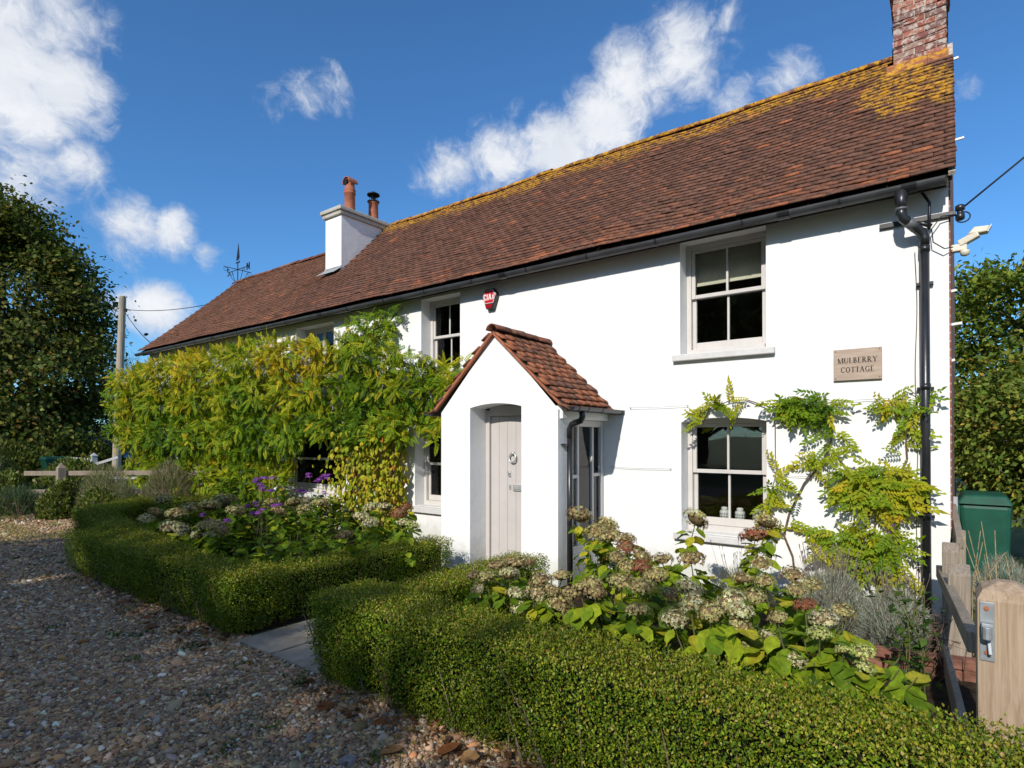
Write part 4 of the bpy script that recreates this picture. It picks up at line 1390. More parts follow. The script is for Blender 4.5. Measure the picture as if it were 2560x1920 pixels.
# ------------------------------------------------------------------ hedges
def sdf_boxes(P, boxes):
    d = np.full(len(P), 9.0)
    for (cx, cy, hx, hy, h, ang) in boxes:
        c, s = math.cos(ang), math.sin(ang)
        X = (P[:, 0] - cx) * c + (P[:, 1] - cy) * s
        Y = -(P[:, 0] - cx) * s + (P[:, 1] - cy) * c
        r = .055
        under = .07 * np.clip(1 - P[:, 2] / .28, 0, 1) ** 1.5
        qx = np.abs(X) - hx + r + under
        qy = np.abs(Y) - hy + r + under
        qz = np.abs(P[:, 2] - h / 2) - h / 2 + r
        q = np.stack([qx, qy, qz], 1)
        dd = np.linalg.norm(np.maximum(q, 0), axis=1) + np.minimum(q.max(1), 0) - r
        d = -np.logaddexp(-d / .035, -dd / .035) * .035 if d.max() < 8 else np.where(d > 8, dd, np.minimum(d, dd))
    return d - .013 * lump(P, 2.6) - .012 * lump(P, 7.0) - .009 * lump(P, 17.0)

def hedge(name, boxes, label, dens, size, group, loc):
    root = thing(name, label, 'hedge', loc, group)
    L = np.array(loc)
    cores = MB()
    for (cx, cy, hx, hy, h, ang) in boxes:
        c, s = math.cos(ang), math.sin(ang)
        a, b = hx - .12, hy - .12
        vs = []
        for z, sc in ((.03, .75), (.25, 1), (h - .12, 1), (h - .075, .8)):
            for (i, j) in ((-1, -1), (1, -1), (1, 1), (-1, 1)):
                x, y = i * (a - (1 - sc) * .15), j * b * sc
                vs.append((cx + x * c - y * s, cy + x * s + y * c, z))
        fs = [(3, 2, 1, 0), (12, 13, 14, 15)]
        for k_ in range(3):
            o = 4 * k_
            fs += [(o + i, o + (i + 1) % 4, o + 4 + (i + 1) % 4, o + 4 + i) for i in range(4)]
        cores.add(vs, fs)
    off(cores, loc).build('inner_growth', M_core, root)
    Ps = []
    for (cx, cy, hx, hy, h, ang) in boxes:
        e = .12
        vol = (2 * hx + 2 * e) * (2 * hy + 2 * e) * (h + e)
        shell = .075
        n = int(dens / shell * vol)
        c, s = math.cos(ang), math.sin(ang)
        q = (rng.random((n, 3)) - .5) * np.array([2 * hx + 2 * e, 2 * hy + 2 * e, 0])
        z = rng.random(n) * (h + e)
        P = np.stack([cx + q[:, 0] * c - q[:, 1] * s, cy + q[:, 0] * s + q[:, 1] * c, z], 1)
        d = sdf_boxes(P, boxes)
        Ps.append(P[(d < .005 + .012 * rng.standard_normal(n)) & (d > -shell)])
    P = np.vstack(Ps)
    # thin, bare patches low down
    bare = (P[:, 2] < .12) & (lump(P, 3.3) > .35) & (rng.random(len(P)) < .8)
    bare |= (P[:, 2] < .42) & (lump(P * np.array([1.0, 1.0, .3]), 5.0) > .62) & (rng.random(len(P)) < .72)
    P = P[~bare & (P[:, 2] > .02)]
    eps = .01
    G = np.stack([sdf_boxes(P + np.eye(3)[i] * eps, boxes) - sdf_boxes(P - np.eye(3)[i] * eps, boxes) for i in range(3)], 1)
    Nn = nrm(G)
    n = len(P)
    nor = nrm(Nn + .55 * rsph(n))
    axis = nrm(Nn * .35 + np.array([0, 0, .45]) + .75 * rsph(n))
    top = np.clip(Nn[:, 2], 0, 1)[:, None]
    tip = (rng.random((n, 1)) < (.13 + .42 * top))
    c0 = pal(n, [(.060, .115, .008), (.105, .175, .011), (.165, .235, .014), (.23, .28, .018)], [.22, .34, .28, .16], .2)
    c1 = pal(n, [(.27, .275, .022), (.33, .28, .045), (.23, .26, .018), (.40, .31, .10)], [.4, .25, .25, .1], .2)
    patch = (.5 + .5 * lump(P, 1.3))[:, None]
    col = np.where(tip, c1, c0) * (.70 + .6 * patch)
    dead = rng.random(n) < .004
    col[dead] = (.36, .16, .03)
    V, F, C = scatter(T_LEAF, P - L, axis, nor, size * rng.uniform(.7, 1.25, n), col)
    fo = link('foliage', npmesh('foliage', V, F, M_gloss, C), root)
    fo['kind'] = 'stuff'
    tw = MB()
    for (cx, cy, hx, hy, h, ang) in boxes:
        c, s = math.cos(ang), math.sin(ang)
        for _ in range(int(34 * hx * 2 * max(1, hy / .27))):
            X, Y = rng.uniform(-hx + .10, hx - .10), rng.uniform(-hy + .10, hy - .10)
            if rng.random() < .6:
                if hx > hy: Y = math.copysign(hy - rng.uniform(.06, .12), Y)
                else: X = math.copysign(hx - rng.uniform(.06, .12), X)
            x, y = cx + X * c - Y * s, cy + X * s + Y * c
            dx, dy = rng.normal(0, .07, 2)
            zt_ = rng.uniform(.22, h - .05)
            tw.tube([(x, y, -.01), (x + dx * .4, y + dy * .4, zt_ * .45), (x + dx, y + dy, zt_)], [rng.uniform(.004, .011), .005, .0025], 5, False)
    o = off(tw, loc).build('stems', M_twig, root, fixn=False)
    o['kind'] = 'stuff'
    return root

hedge('box_hedge', [(-6.55, -3.86, 2.00, .215, .50, 0), (-8.20, -3.53, 2.10, .215, .505, -R(10)), (-10.75, -2.80, .85, .26, .56, -R(36)), (-11.15, -1.70, .80, .26, .55, R(78)), (-4.78, -2.75, .215, 1.30, .47, 0)],
      'clipped box hedge round the left bed, in shade along the drive', 10500, .0175, 'clipped box hedges', (-7.5, -3.6, 0))
hedge('box_hedge', [(-1.30, -3.90, 2.12, .25, .58, 0), (-3.20, -2.92, .215, 1.05, .515, 0)],
      'clipped box hedge in the right foreground, sun dappled, left end by the paving', 20000, .0155, 'clipped box hedges', (-1.6, -3.8, 0))

# ------------------------------------------------------------------ climbers and flowers
def leafobj(name, me, parent, p, ax, no, size, L):
    y = Vector(ax).normalized(); x = y.cross(Vector(no)).normalized(); z = x.cross(y)
    M_ = Matrix((x * size, y * size, z * size)).transposed().to_4x4()
    M_.translation = Vector(p) - Vector(L)
    o = bpy.data.objects.new(name, me)
    COL.objects.link(o); o.parent = parent; o.matrix_local = M_
    return o

def variants(tmpl, cols, name, mat=M_leaf, per=2):
    out = []
    for c in cols:
        for _ in range(per):
            V = tmpl[0] * (1 + .06 * rng.standard_normal((len(tmpl[0]), 1)))
            V[:, 2] += rng.normal(0, .10) * V[:, 1] ** 2
            cc = np.clip(np.array(c) * (1 + .10 * rng.standard_normal((len(V), 1))), .003, 1)
            out.append(npmesh(name, V, tmpl[1], mat, cc))
    return out
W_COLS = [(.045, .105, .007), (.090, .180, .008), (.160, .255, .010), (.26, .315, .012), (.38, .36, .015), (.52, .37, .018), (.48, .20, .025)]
W_MESH = variants(T_PINN, W_COLS, 'leaf')
def foliage(root, L, tmpl, meshes, cols, P, axis, nor, size, ci, limit=300):
    d = np.linalg.norm(P - cpos, axis=1) / size - 2.0 * (-P[:, 1])
    order = np.argsort(d)
    for i in order[:limit]:
        per = len(meshes) // len(cols)
        leafobj('leaf', meshes[int(ci[i]) * per + int(rng.integers(per))], root, P[i], axis[i], nor[i], size[i], L)
    rest = order[limit:]
    if len(rest):
        c = np.clip(np.array(cols)[ci[rest]] * (1 + .15 * rng.standard_normal((len(rest), 1))), .003, 1)
        V, F, C = scatter(tmpl, P[rest] - np.array(L), axis[rest], nor[rest], size[rest], c, .08)
        o = link('foliage', npmesh('foliage', V, F, M_leaf, C), root); o['kind'] = 'stuff'

# big wisteria on the left half
POLY = [(-17.0, 2.9), (-16.2, 3.32), (-14.6, 3.5), (-13.02, 3.5), (-11.63, 3.52), (-10.42, 3.52), (-9.61, 3.32), (-8.87, 3.25), (-7.87, 3.15), (-6.8, 3.12), (-5.94, 2.66), (-5.25, 2.72), (-5.12, 2.60), (-5.45, 2.14), (-5.75, 1.95), (-6.0, 1.72), (-6.27, 1.50), (-6.79, 1.35), (-7.36, 1.3), (-7.86, 1.35), (-8.4, 1.40), (-9.35, 1.35), (-9.6, 1.05), (-10.2, .35), (-11.61, .25), (-12.4, .20), (-12.5, 1.4), (-12.95, 1.4), (-13.05, .15), (-13.94, .02), (-15.2, .1), (-15.9, .8), (-16.4, 1.25), (-17.1, 1.8)]
def bulge(X, z):
    b = .28 + .56 * np.clip((-X - 5.2) / 5.0, 0, 1)
    t = np.clip((z - 1.05) / 1.15, 0, 1); t = t * t * (3 - 2 * t)
    top = np.clip((3.75 - z) / .7, .25, 1)
    S_ = lambda f, o: lump(np.stack([X, X * 0 + o, z * 1.15], 1), f)
    lowf = np.clip((-X - 9.5) / 1.5, 0, 1)
    b = b * (.62 + .25 * lowf + (.38 - .25 * lowf) * t) * top + .24 * S_(2.0, 0.0) + .26 * S_(3.9, 3.0) + .06 * S_(9.0, 0.0)
    return np.clip(b, .06, 1.3)
wl = thing('wisteria', 'great wisteria with yellowing leaves covering the left half of the house', 'climber', (-10.6, -.2, 0))
N = 17000
Q = samplepoly(N, POLY) + rng.normal(0, .05, (N, 2))
hole = lump(np.stack([Q[:, 0], Q[:, 0] * 0 + 1.5, Q[:, 1]], 1), 3.4) > .52
Q = Q[~hole | (rng.random(N) < .35)]
low = 1.45 + .42 * lump(np.stack([Q[:, 0], Q[:, 0] * 0, Q[:, 0] * 0], 1), 2.9)
Q = Q[(Q[:, 1] > low) | ((Q[:, 0] < -9.7) & (Q[:, 0] > -16.3)) ]; N = len(Q)
b = bulge(Q[:, 0], Q[:, 1])
y = -(b * np.clip(1.02 - np.abs(rng.normal(0, .26, N)), .12, 1.1)) - .02
P = np.stack([Q[:, 0], y, Q[:, 1]], 1)
e_ = .06
gx_ = (bulge(Q[:, 0] + e_, Q[:, 1]) - b) / e_; gz_ = (bulge(Q[:, 0], Q[:, 1] + e_) - b) / e_
outw = nrm(np.stack([gx_ * -1.0, -np.ones(N), gz_ * -1.0], 1))
side = rng.normal(0, .8, N)
axis = nrm(outw * rng.uniform(.2, .9, (N, 1)) + np.stack([side, 0 * side, rng.normal(-.30, .65, N)], 1))
nor = nrm(outw * .9 + np.array([0, -.3, .55]) + .5 * rsph(N))
size = rng.uniform(.12, .22, N)
warm = lump(P, 1.1) + .35 * (P[:, 2] - 2.0) + .5 * rng.standard_normal(N)
ci = np.clip(np.digitize(warm, [-1.2, -.6, -.1, .4, 1.0, 2.1]), 0, 6)
ci = np.where(y > -b * .62, np.maximum(ci - 2, 0), ci)  # inner leaves take darker colours, painting shade inside the mass
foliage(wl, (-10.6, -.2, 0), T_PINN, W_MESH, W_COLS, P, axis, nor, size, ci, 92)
m = MB()
for _ in range(26):
    x = rng.uniform(-16.5, -6.2); z_ = 3.2 - .12 * max(0, x + 10) + rng.normal(0, .12)
    pts_ = [(x, -.4, z_ - .2)]
    d_ = np.array([rng.normal(0, .5), rng.uniform(-.6, .1), rng.uniform(.3, .9)])
    for q in range(4): pts_.append(tuple(np.array(pts_[-1]) + nrm(d_) * .13)); d_ = d_ + np.array([0, 0, -.22])
    m.tube(pts_, .003, 4)
    for q in pts_[1:]:
        for _q in range(2): leafobj('leaf', W_MESH[int(rng.integers(4, 10))], wl, q, nrm(rsph(1)[0] * np.array([1, .7, .5]) + np.array([0, -.3, 0])), (rng.normal(0, .3), -.6, .7), rng.uniform(.12, .20), (-10.6, -.2, 0))
for (x0, x1) in ((-8.2, -7.6), (-12.3, -12.0), (-14.2, -14.6), (-7.4, -6.6)):
    p = [(x0 + (x1 - x0) * t + .05 * math.sin(7 * t), -.16 - .08 * math.sin(4 * t), 2.5 * t) for t in np.linspace(0, 1, 12)]
    m.tube(p, [.045 - .022 * t for t in np.linspace(0, 1, 12)], 8)
    m.tube([(x1 + s * 1.5 * t * (1 if i else -1), -.2 - .1 * t, 2.4 + .5 * t) for i, s in ((0, 1),) for t in np.linspace(0, 1, 6)], .016, 6)
m.tube([(-15.5, -.2, 2.6), (-12, -.35, 2.75), (-9, -.3, 2.6), (-6.3, -.15, 2.45)], .022, 6)
off(m, (-10.6, -.2, 0)).build('stem', M_vine, wl, smooth=True)

sp = thing('wisteria_shoot', 'fresh green wisteria shoot climbing to the gutter between two upper windows', 'climber', (-7.6, -.1, 3.1))
SP = [(-8.45, 3.1), (-8.37, 3.55), (-7.9, 3.66), (-7.35, 3.80), (-6.95, 3.68), (-7.2, 3.45), (-7.3, 3.15), (-7.9, 2.95)]
N = 150
Q = samplepoly(N, SP)
P = np.stack([Q[:, 0], -rng.uniform(.05, .22, N), Q[:, 1]], 1)
axis = nrm(np.stack([rng.normal(0, .8, N), -rng.uniform(.2, .7, N), rng.normal(-.3, .5, N)], 1))
nor = nrm(np.array([0, -.8, .6]) + .35 * rsph(N))
foliage(sp, (-7.6, -.1, 3.1), T_PINN, W_MESH, W_COLS, P, axis, nor, rng.uniform(.18, .28, N), rng.choice(7, N, p=[.05, .3, .4, .18, .05, .02, 0]))
m = MB().tube([(-7.7, -.06, 2.6), (-7.65, -.07, 3.1), (-7.4, -.07, 3.45), (-6.95, -.08, 3.72)], .008, 6); off(m, (-7.6, -.1, 3.1)).build('stem', M_vine, sp)

# yellow-leaved creeper beside the lower window
cr = thing('creeper', 'yellow green heart-leaved creeper on the wall left of the porch', 'climber', (-7.5, -.1, .2))
CP = [(-8.30, 1.75), (-7.42, 1.95), (-6.80, 1.85), (-6.78, 1.1), (-6.80, .35), (-7.32, .15), (-8.25, .20), (-8.60, .45), (-8.40, 1.04)]
N = 1900
Q = samplepoly(N, CP)
P = np.stack([Q[:, 0], -.10 - np.abs(rng.normal(0, .22, N)), Q[:, 1]], 1)
axis = nrm(np.stack([rng.normal(0, .5, N), -rng.uniform(.1, .5, N), -np.ones(N)], 1))
nor = nrm(np.array([0, -1.0, .45]) + .4 * rsph(N))
C_COLS = [(.13, .20, .012), (.25, .30, .015), (.37, .36, .02), (.46, .37, .03), (.42, .15, .04)]
C_MESH = variants(T_OVAL, C_COLS, 'leaf')
foliage(cr, (-7.5, -.1, .2), T_OVAL, C_MESH, C_COLS, P, axis, nor, rng.uniform(.06, .105, N), rng.choice(5, N, p=[.08, .27, .38, .23, .04]))
m = MB()
for i in range(14):
    x = rng.uniform(-8.2, -7.0)
    m.tube([(x, -.03, .1), (x + rng.normal(0, .15), -.05, .8), (x + rng.normal(0, .25), -.05, 1.6)], .006, 5)
off(m, (-7.5, -.1, .2)).build('stem', M_vine, cr)

# wisteria trained on the right of the facade
wr = thing('wisteria', 'young wisteria trained over the white wall around the right ground floor window', 'climber', (-.7, -.1, .1))
BR = dict(trunk=[(-0.73, 0.0), (-0.73, 0.23), (-0.69, 0.48), (-0.68, 0.69), (-0.61, 0.84), (-0.61, 1.07), (-0.86, 1.42)],
          left=[(-1.22, 0.0), (-1.25, 0.24), (-1.27, 0.43), (-1.35, 0.64), (-1.3, 0.86), (-1.16, 1.17), (-0.99, 1.38), (-0.92, 1.59), (-0.91, 1.82), (-1.04, 1.93), (-1.2, 1.95), (-1.48, 1.94), (-1.7, 2.02), (-1.88, 2.02), (-2.1, 1.94), (-2.17, 1.78)],
          hang=[(-1.45, 1.94), (-1.43, 1.76), (-1.43, 1.44), (-1.42, 1.28), (-1.49, 0.98), (-1.5, 0.84)],
          right=[(-0.66, 0.0), (-0.68, 0.26), (-0.55, 0.86), (-0.31, 1.43), (-0.32, 1.59), (-0.27, 1.8), (-0.22, 1.99), (-0.31, 2.07)])
for nm, pts in BR.items():
    p = [(x, -.035 - .012 * math.sin(3 * i), z) for i, (x, z) in enumerate(pts)]
    r0 = {'trunk': .018, 'left': .011, 'hang': .005, 'right': .010}[nm]
    m = MB().tube(p, [r0 * (1 - .6 * i / (len(p) - 1)) for i in range(len(p))], 7)
    off(m, (-.7, -.1, .1)).build('stem', M_vine, wr, smooth=True)
def along(pts, n, spread):
    pts = np.array(pts); seg = np.linalg.norm(np.diff(pts, axis=0), axis=1); cum = np.r_[0, np.cumsum(seg)]
    t = rng.random(n) * cum[-1]
    return np.stack([np.interp(t, cum, pts[:, 0]), np.interp(t, cum, pts[:, 1])], 1) + rng.normal(0, spread, (n, 2))
Qs, ds, wm = [], [], []
for (cx, cz, rx, rz_, n, dep, wv_) in ((-.56, 1.21, .32, .17, 92, .20, .35), (-.48, 1.04, .24, .14, 30, .2, .7), (-.70, .62, .40, .20, 84, .20, .15), (-.55, .42, .28, .10, 20, .18, .4), (-1.12, 1.95, .22, .11, 40, .12, -.6),
                                     (-1.98, 1.98, .18, .07, 14, .09, .1), (-.38, 1.92, .14, .10, 13, .09, .5), (-1.0, 1.45, .12, .09, 8, .08, .2), (-.92, 1.66, .09, .12, 8, .08, .2)):
    r_ = np.sqrt(rng.random(n)); a_ = rng.random(n) * 6.283
    Qs.append(np.stack([cx + rx * r_ * np.cos(a_), cz + rz_ * r_ * np.sin(a_)], 1)); ds.append(rng.uniform(.04, dep, n)); wm.append(np.full(n, wv_))
for nm, n in (('left', 26), ('hang', 15), ('right', 14)):
    Qs.append(along(BR[nm][3:], n, .02)); ds.append(rng.uniform(.04, .09, n)); wm.append(np.full(n, .2))
Q = np.vstack(Qs); N = len(Q)
P = np.stack([Q[:, 0], -np.concatenate(ds), Q[:, 1]], 1)
axis = nrm(np.stack([rng.normal(0, .9, N), -rng.uniform(.1, .55, N), rng.normal(-.25, .5, N)], 1))
nor = nrm(np.array([0, -.9, .5]) + .3 * rsph(N))
warm = np.concatenate(wm) + .55 * rng.standard_normal(N)
ci = np.clip(np.digitize(warm, [-1.6, -.9, -.1, .65, 1.3, 2.0]), 0, 6)
foliage(wr, (-.7, -.1, .1), T_PINN, W_MESH, W_COLS, P, axis, nor, rng.uniform(.17, .25, N), ci, 300)

# ---- hydrangeas
HCOL = dict(b=[(.36, .25, .12), (.44, .34, .16), (.26, .16, .08), (.50, .46, .21)], r=[(.34, .11, .06), (.25, .09, .055), (.40, .19, .09)], t=[(.48, .38, .17), (.56, .49, .22), (.36, .25, .11), (.54, .54, .22)],
            c=[(.66, .62, .34), (.60, .60, .28), (.52, .42, .22), (.70, .67, .44)], l=[(.55, .62, .18), (.48, .57, .15), (.62, .66, .28)])
T_FLOR = (np.array([(.5, 0, .06), (.12, .12, 0), (0, .5, .06), (-.12, .12, 0), (-.5, 0, .06), (-.12, -.12, 0), (0, -.5, .06), (.12, -.12, 0)]), np.array([(0, 1, 2, 3), (0, 3, 4, 5), (0, 5, 6, 7)]))
HEAD = {}
for key, cols in HCOL.items():
    HEAD[key] = []
    for v_ in range(3):
        n = 170
        d = rsph(n); d[:, 2] = np.where(d[:, 2] < -.35, -d[:, 2] * .4, d[:, 2])
        d = nrm(d)
        rad = .5 * (1 + .07 * rng.standard_normal((n, 1))) * np.where(rng.random((n, 1)) < .25, .8, 1)
        P_ = d * rad * np.array([1, 1, .66])
        c_ = pal(n, cols, None, .15)
        c_ *= (.85 + .25 * np.clip(lump(d, 1.4 + v_), -1, 1))[:, None]
        V, F, C = scatter(T_FLOR, P_, np.cross(d, rsph(n)) + .01, nrm(d + .45 * rsph(n)), rng.uniform(.13, .20, n), c_, .06)
        HEAD[key].append(npmesh('flower_head', V, F, M_petal, C))
core_me = MB().lathe([(.02, -.16), (.24, -.12), (.36, 0), (.32, .11), (.19, .21), (.02, .24)], (0, 0, 0), 12).mesh('flower_heart', simple('hydrangea_heart', (.15, .11, .055), .9, .1, var=.4, scale=40), True)
H_COLS = [(.060, .115, .010), (.110, .190, .012), (.180, .270, .014), (.27, .335, .018), (.44, .40, .03)]
H_MESH = variants(T_OVAL, H_COLS, 'leaf')

def hydrangea(root_xy, heads, label, nleaf, seed, lsz=.115, warm=.0):
    x0, y0 = root_xy
    L = (x0, y0, 0)
    h = thing('hydrangea', label, 'hydrangea', L, 'hydrangeas in the beds')
    tips = []
    for (x, y, z, s, t) in heads:
        rx, ry = x0 + .35 * (x - x0) + rng.normal(0, .03), y0 + .35 * (y - y0) + rng.normal(0, .03)
        p = [(rx, ry, -.01), (rx + .2 * (x - rx), ry + .2 * (y - ry), z * .45), (x - .15 * (x - rx), y - .15 * (y - ry), z * .82), (x, y, z - .02)]
        off(MB().tube(p, [.006, .005, .0045, .004], 6), L).build('stem', M_stemgreen, h)
        o = bpy.data.objects.new('flower_head', HEAD[t][int(rng.integers(3))])
        COL.objects.link(o); o.parent = h
        o.location = (x - x0, y - y0, z)
        o.rotation_euler = (rng.normal(0, .25), rng.normal(0, .25), rng.uniform(0, 6.28))
        o.scale = (s, s, s * rng.uniform(.9, 1.1))
        c = bpy.data.objects.new('flower_heart', core_me)
        COL.objects.link(c); c.parent = o
        tips.append((p, z))
    for _ in range(7):
        a_ = rng.uniform(0, 6.28); q_ = rng.uniform(.12, .42); z = rng.uniform(.32, .58)
        x, y = x0 + q_ * math.cos(a_), max(min(y0 + q_ * math.sin(a_), -.35), -3.45)
        p = [(x0 + .3 * (x - x0), y0 + .3 * (y - y0), -.01), (x0 + .5 * (x - x0), y0 + .5 * (y - y0), z * .45), (x0 + .85 * (x - x0), y0 + .85 * (y - y0), z * .82), (x, y, z)]
        off(MB().tube(p, [.006, .005, .0045, .003], 6), L).build('stem', M_stemgreen, h)
        tips.append((p, z))
    for i in range(nleaf):
        p, z = tips[int(rng.integers(len(tips)))]
        t = rng.uniform(.22, .93) ** .8
        k_ = min(int(t * 3), 2); f = t * 3 - k_
        a, b_ = np.array(p[k_]), np.array(p[k_ + 1])
        q = a + (b_ - a) * f
        az = rng.uniform(0, 6.283)
        d = np.array([math.cos(az), math.sin(az), rng.uniform(-1.3, .1)])
        q = q + nrm(d) * rng.uniform(.01, .07)
        w_ = rng.choice(5, p=np.array([.17, .34, .30, .13, .06]) if warm < .3 else np.array([.10, .25, .33, .22, .10]))
        per = 2
        sz = lsz * rng.uniform(.7, 1.3)
        leafobj('leaf', H_MESH[int(w_) * per + int(rng.integers(per))], h, q, d, (-d[0] * d[2] * .6 + rng.normal(0, .2), -d[1] * d[2] * .6 + rng.normal(0, .2), 1), sz, L)
    return h
hydrangea((-0.52, -3.23), [(-0.74, -3.25, 0.59, 0.108, 'c'), (-0.51, -3.13, 0.7, 0.146, 'c'), (-0.51, -3.25, 0.66, 0.116, 'l'), (-0.33, -3.25, 0.61, 0.111, 'l'), (-0.41, -3.25, 0.6, 0.075, 'l'), (-0.32, -3.25, 0.54, 0.099, 'l'), (-0.62, -3.25, 0.51, 0.118, 'c'), (-0.7, -3.24, 0.7, 0.1, 't')], 'hydrangea with lime green heads at the right end of the bed', 290, 0, .12, .4)
hydrangea((-1.05, -3.16), [(-1.27, -2.94, 0.7, 0.169, 'c'), (-1.31, -3.14, 0.7, 0.131, 'b'), (-1.15, -3.23, 0.7, 0.147, 'c'), (-1.24, -3.25, 0.6, 0.156, 'c'), (-0.9, -2.92, 0.7, 0.144, 't'), (-0.97, -3.1, 0.7, 0.183, 'c'), (-1.04, -3.25, 0.67, 0.157, 't'), (-0.88, -3.25, 0.7, 0.139, 'c'), (-0.88, -3.25, 0.63, 0.125, 't'), (-0.89, -3.25, 0.5, 0.125, 'c')], 'hydrangea with large cream heads behind the right foreground hedge', 290, 1, .12, .4)
hydrangea((-2.79, -1.30), [(-3.09, -1.15, 0.8, 0.275, 'b'), (-2.76, -1.15, 0.74, 0.226, 't'), (-2.74, -1.38, 0.7, 0.27, 't'), (-2.55, -1.5, 0.7, 0.211, 't')], 'hydrangea with tan domes in front of the porch side window', 196, 2, .12, .4)
hydrangea((-2.12, -1.56), [(-2.34, -1.61, 0.7, 0.19, 'b'), (-2.17, -1.93, 0.7, 0.178, 'r'), (-1.86, -1.15, 0.87, 0.242, 't')], 'hydrangea with one tall tan head on a long stem below the window', 162, 3, .12, .4)
hydrangea((-1.74, -2.97), [(-2.04, -2.37, 0.7, 0.152, 'b'), (-1.84, -2.6, 0.7, 0.141, 't'), (-1.56, -2.76, 0.7, 0.166, 't'), (-1.75, -2.57, 0.7, 0.159, 'r'), (-1.51, -3.08, 0.7, 0.17, 't'), (-1.66, -3.05, 0.7, 0.176, 't'), (-1.79, -3.19, 0.7, 0.133, 't'), (-1.84, -3.25, 0.68, 0.116, 't'), (-1.9, -3.25, 0.63, 0.142, 'b'), (-1.74, -3.25, 0.67, 0.138, 'b'), (-1.46, -3.25, 0.6, 0.154, 't')], 'hydrangea with many tan heads in the middle of the right bed', 290, 4, .12, .4)
hydrangea((-0.54, -2.92), [(-0.63, -2.93, 0.7, 0.122, 'r'), (-0.45, -2.92, 0.7, 0.125, 't')], 'small hydrangea with one red brown head beside the lavender', 128, 5, .12, .4)
hydrangea((-2.36, -3.20), [(-2.0, -3.25, 0.55, 0.178, 't'), (-2.05, -3.25, 0.62, 0.128, 'b'), (-2.16, -3.25, 0.61, 0.156, 'c'), (-2.34, -3.25, 0.56, 0.143, 'c'), (-2.6, -3.25, 0.63, 0.158, 't'), (-2.72, -3.25, 0.63, 0.123, 'b'), (-2.68, -3.25, 0.53, 0.141, 'c'), (-2.58, -3.15, 0.7, 0.17, 'b'), (-2.52, -3.03, 0.7, 0.172, 'b'), (-2.48, -2.95, 0.7, 0.145, 'b'), (-2.14, -3.25, 0.68, 0.156, 'b'), (-2.04, -3.16, 0.7, 0.139, 't'), (-2.4, -3.25, 0.68, 0.144, 'c'), (-2.31, -3.25, 0.47, 0.133, 'c')], 'hydrangea with cream and brown heads at the left end of the right bed', 290, 6, .12, .4)
hydrangea((-1.48, -1.79), [(-1.9, -2.22, 0.7, 0.163, 'b'), (-1.73, -2.24, 0.7, 0.169, 'b'), (-1.56, -2.1, 0.7, 0.209, 'b'), (-1.34, -1.15, 0.77, 0.262, 'r'), (-1.25, -1.15, 0.89, 0.225, 't'), (-1.11, -1.9, 0.7, 0.155, 't')], 'hydrangea with a big red brown head at the window sill', 264, 7, .12, .4)
hydrangea((-0.85, -2.45), [(-0.84, -2.2, 0.7, 0.167, 'b'), (-1.07, -2.52, 0.7, 0.136, 'b'), (-0.94, -2.5, 0.7, 0.134, 't'), (-0.69, -2.4, 0.7, 0.139, 't'), (-0.73, -2.61, 0.7, 0.134, 't')], 'hydrangea with tan heads and yellowing leaves below the trained climber', 230, 8, .12, .4)
hydrangea((-6.69, -3.20), [(-6.83, -3.2, 0.61, 0.198, 't'), (-6.6, -3.2, 0.63, 0.194, 't'), (-6.96, -3.2, 0.49, 0.2, 'c'), (-6.65, -3.2, 0.52, 0.175, 'c'), (-6.43, -3.2, 0.61, 0.172, 'b')], 'hydrangea with pale heads in shade behind the middle of the left hedge', 230, 0, .13, .0)
hydrangea((-5.64, -1.63), [(-5.64, -1.93, 0.66, 0.227, 'c'), (-5.65, -1.33, 0.66, 0.221, 'r')], 'hydrangea with a cream and a red head right of the creeper', 128, 1, .13, .0)
hydrangea((-4.90, -2.22), [(-5.23, -2.13, 0.66, 0.195, 'c'), (-4.92, -1.9, 0.66, 0.165, 'c'), (-4.7, -1.99, 0.66, 0.169, 'l'), (-4.73, -2.85, 0.66, 0.169, 'b')], 'hydrangea with cream heads beside the path hedge', 196, 2, .13, .0)
hydrangea((-7.51, -1.61), [(-7.84, -1.22, 0.66, 0.21, 'c'), (-7.79, -1.46, 0.66, 0.256, 't'), (-7.42, -1.25, 0.66, 0.254, 't'), (-6.92, -1.86, 0.66, 0.208, 't'), (-6.99, -2.18, 0.66, 0.214, 'b'), (-8.07, -1.68, 0.66, 0.205, 't')], 'hydrangea with tan heads below the wide window', 264, 3, .13, .0)
hydrangea((-7.84, -3.06), [(-8.13, -3.2, 0.65, 0.221, 'b'), (-8.36, -3.2, 0.57, 0.248, 'c'), (-7.81, -3.1, 0.66, 0.261, 't'), (-7.53, -2.48, 0.66, 0.25, 't'), (-7.76, -3.2, 0.52, 0.236, 'c'), (-7.44, -3.2, 0.51, 0.209, 'c')], 'hydrangea with tan heads at the left end of the left bed', 264, 4, .13, .0)
hydrangea((-8.78, -2.42), [(-9.78, -2.46, 0.66, 0.295, 't'), (-8.39, -2.68, 0.66, 0.262, 't'), (-8.32, -2.44, 0.66, 0.291, 't'), (-8.62, -2.09, 0.66, 0.384, 't')], 'hydrangea with the largest tan domes under the wisteria', 196, 5, .13, .0)
hydrangea((-6.17, -1.06), [(-6.42, -1.13, 0.66, 0.227, 'c'), (-6.23, -1.05, 0.66, 0.214, 'c'), (-5.85, -1.0, 0.7, 0.174, 'r')], 'hydrangea with cream heads at the foot of the creeper', 162, 6, .13, .0)


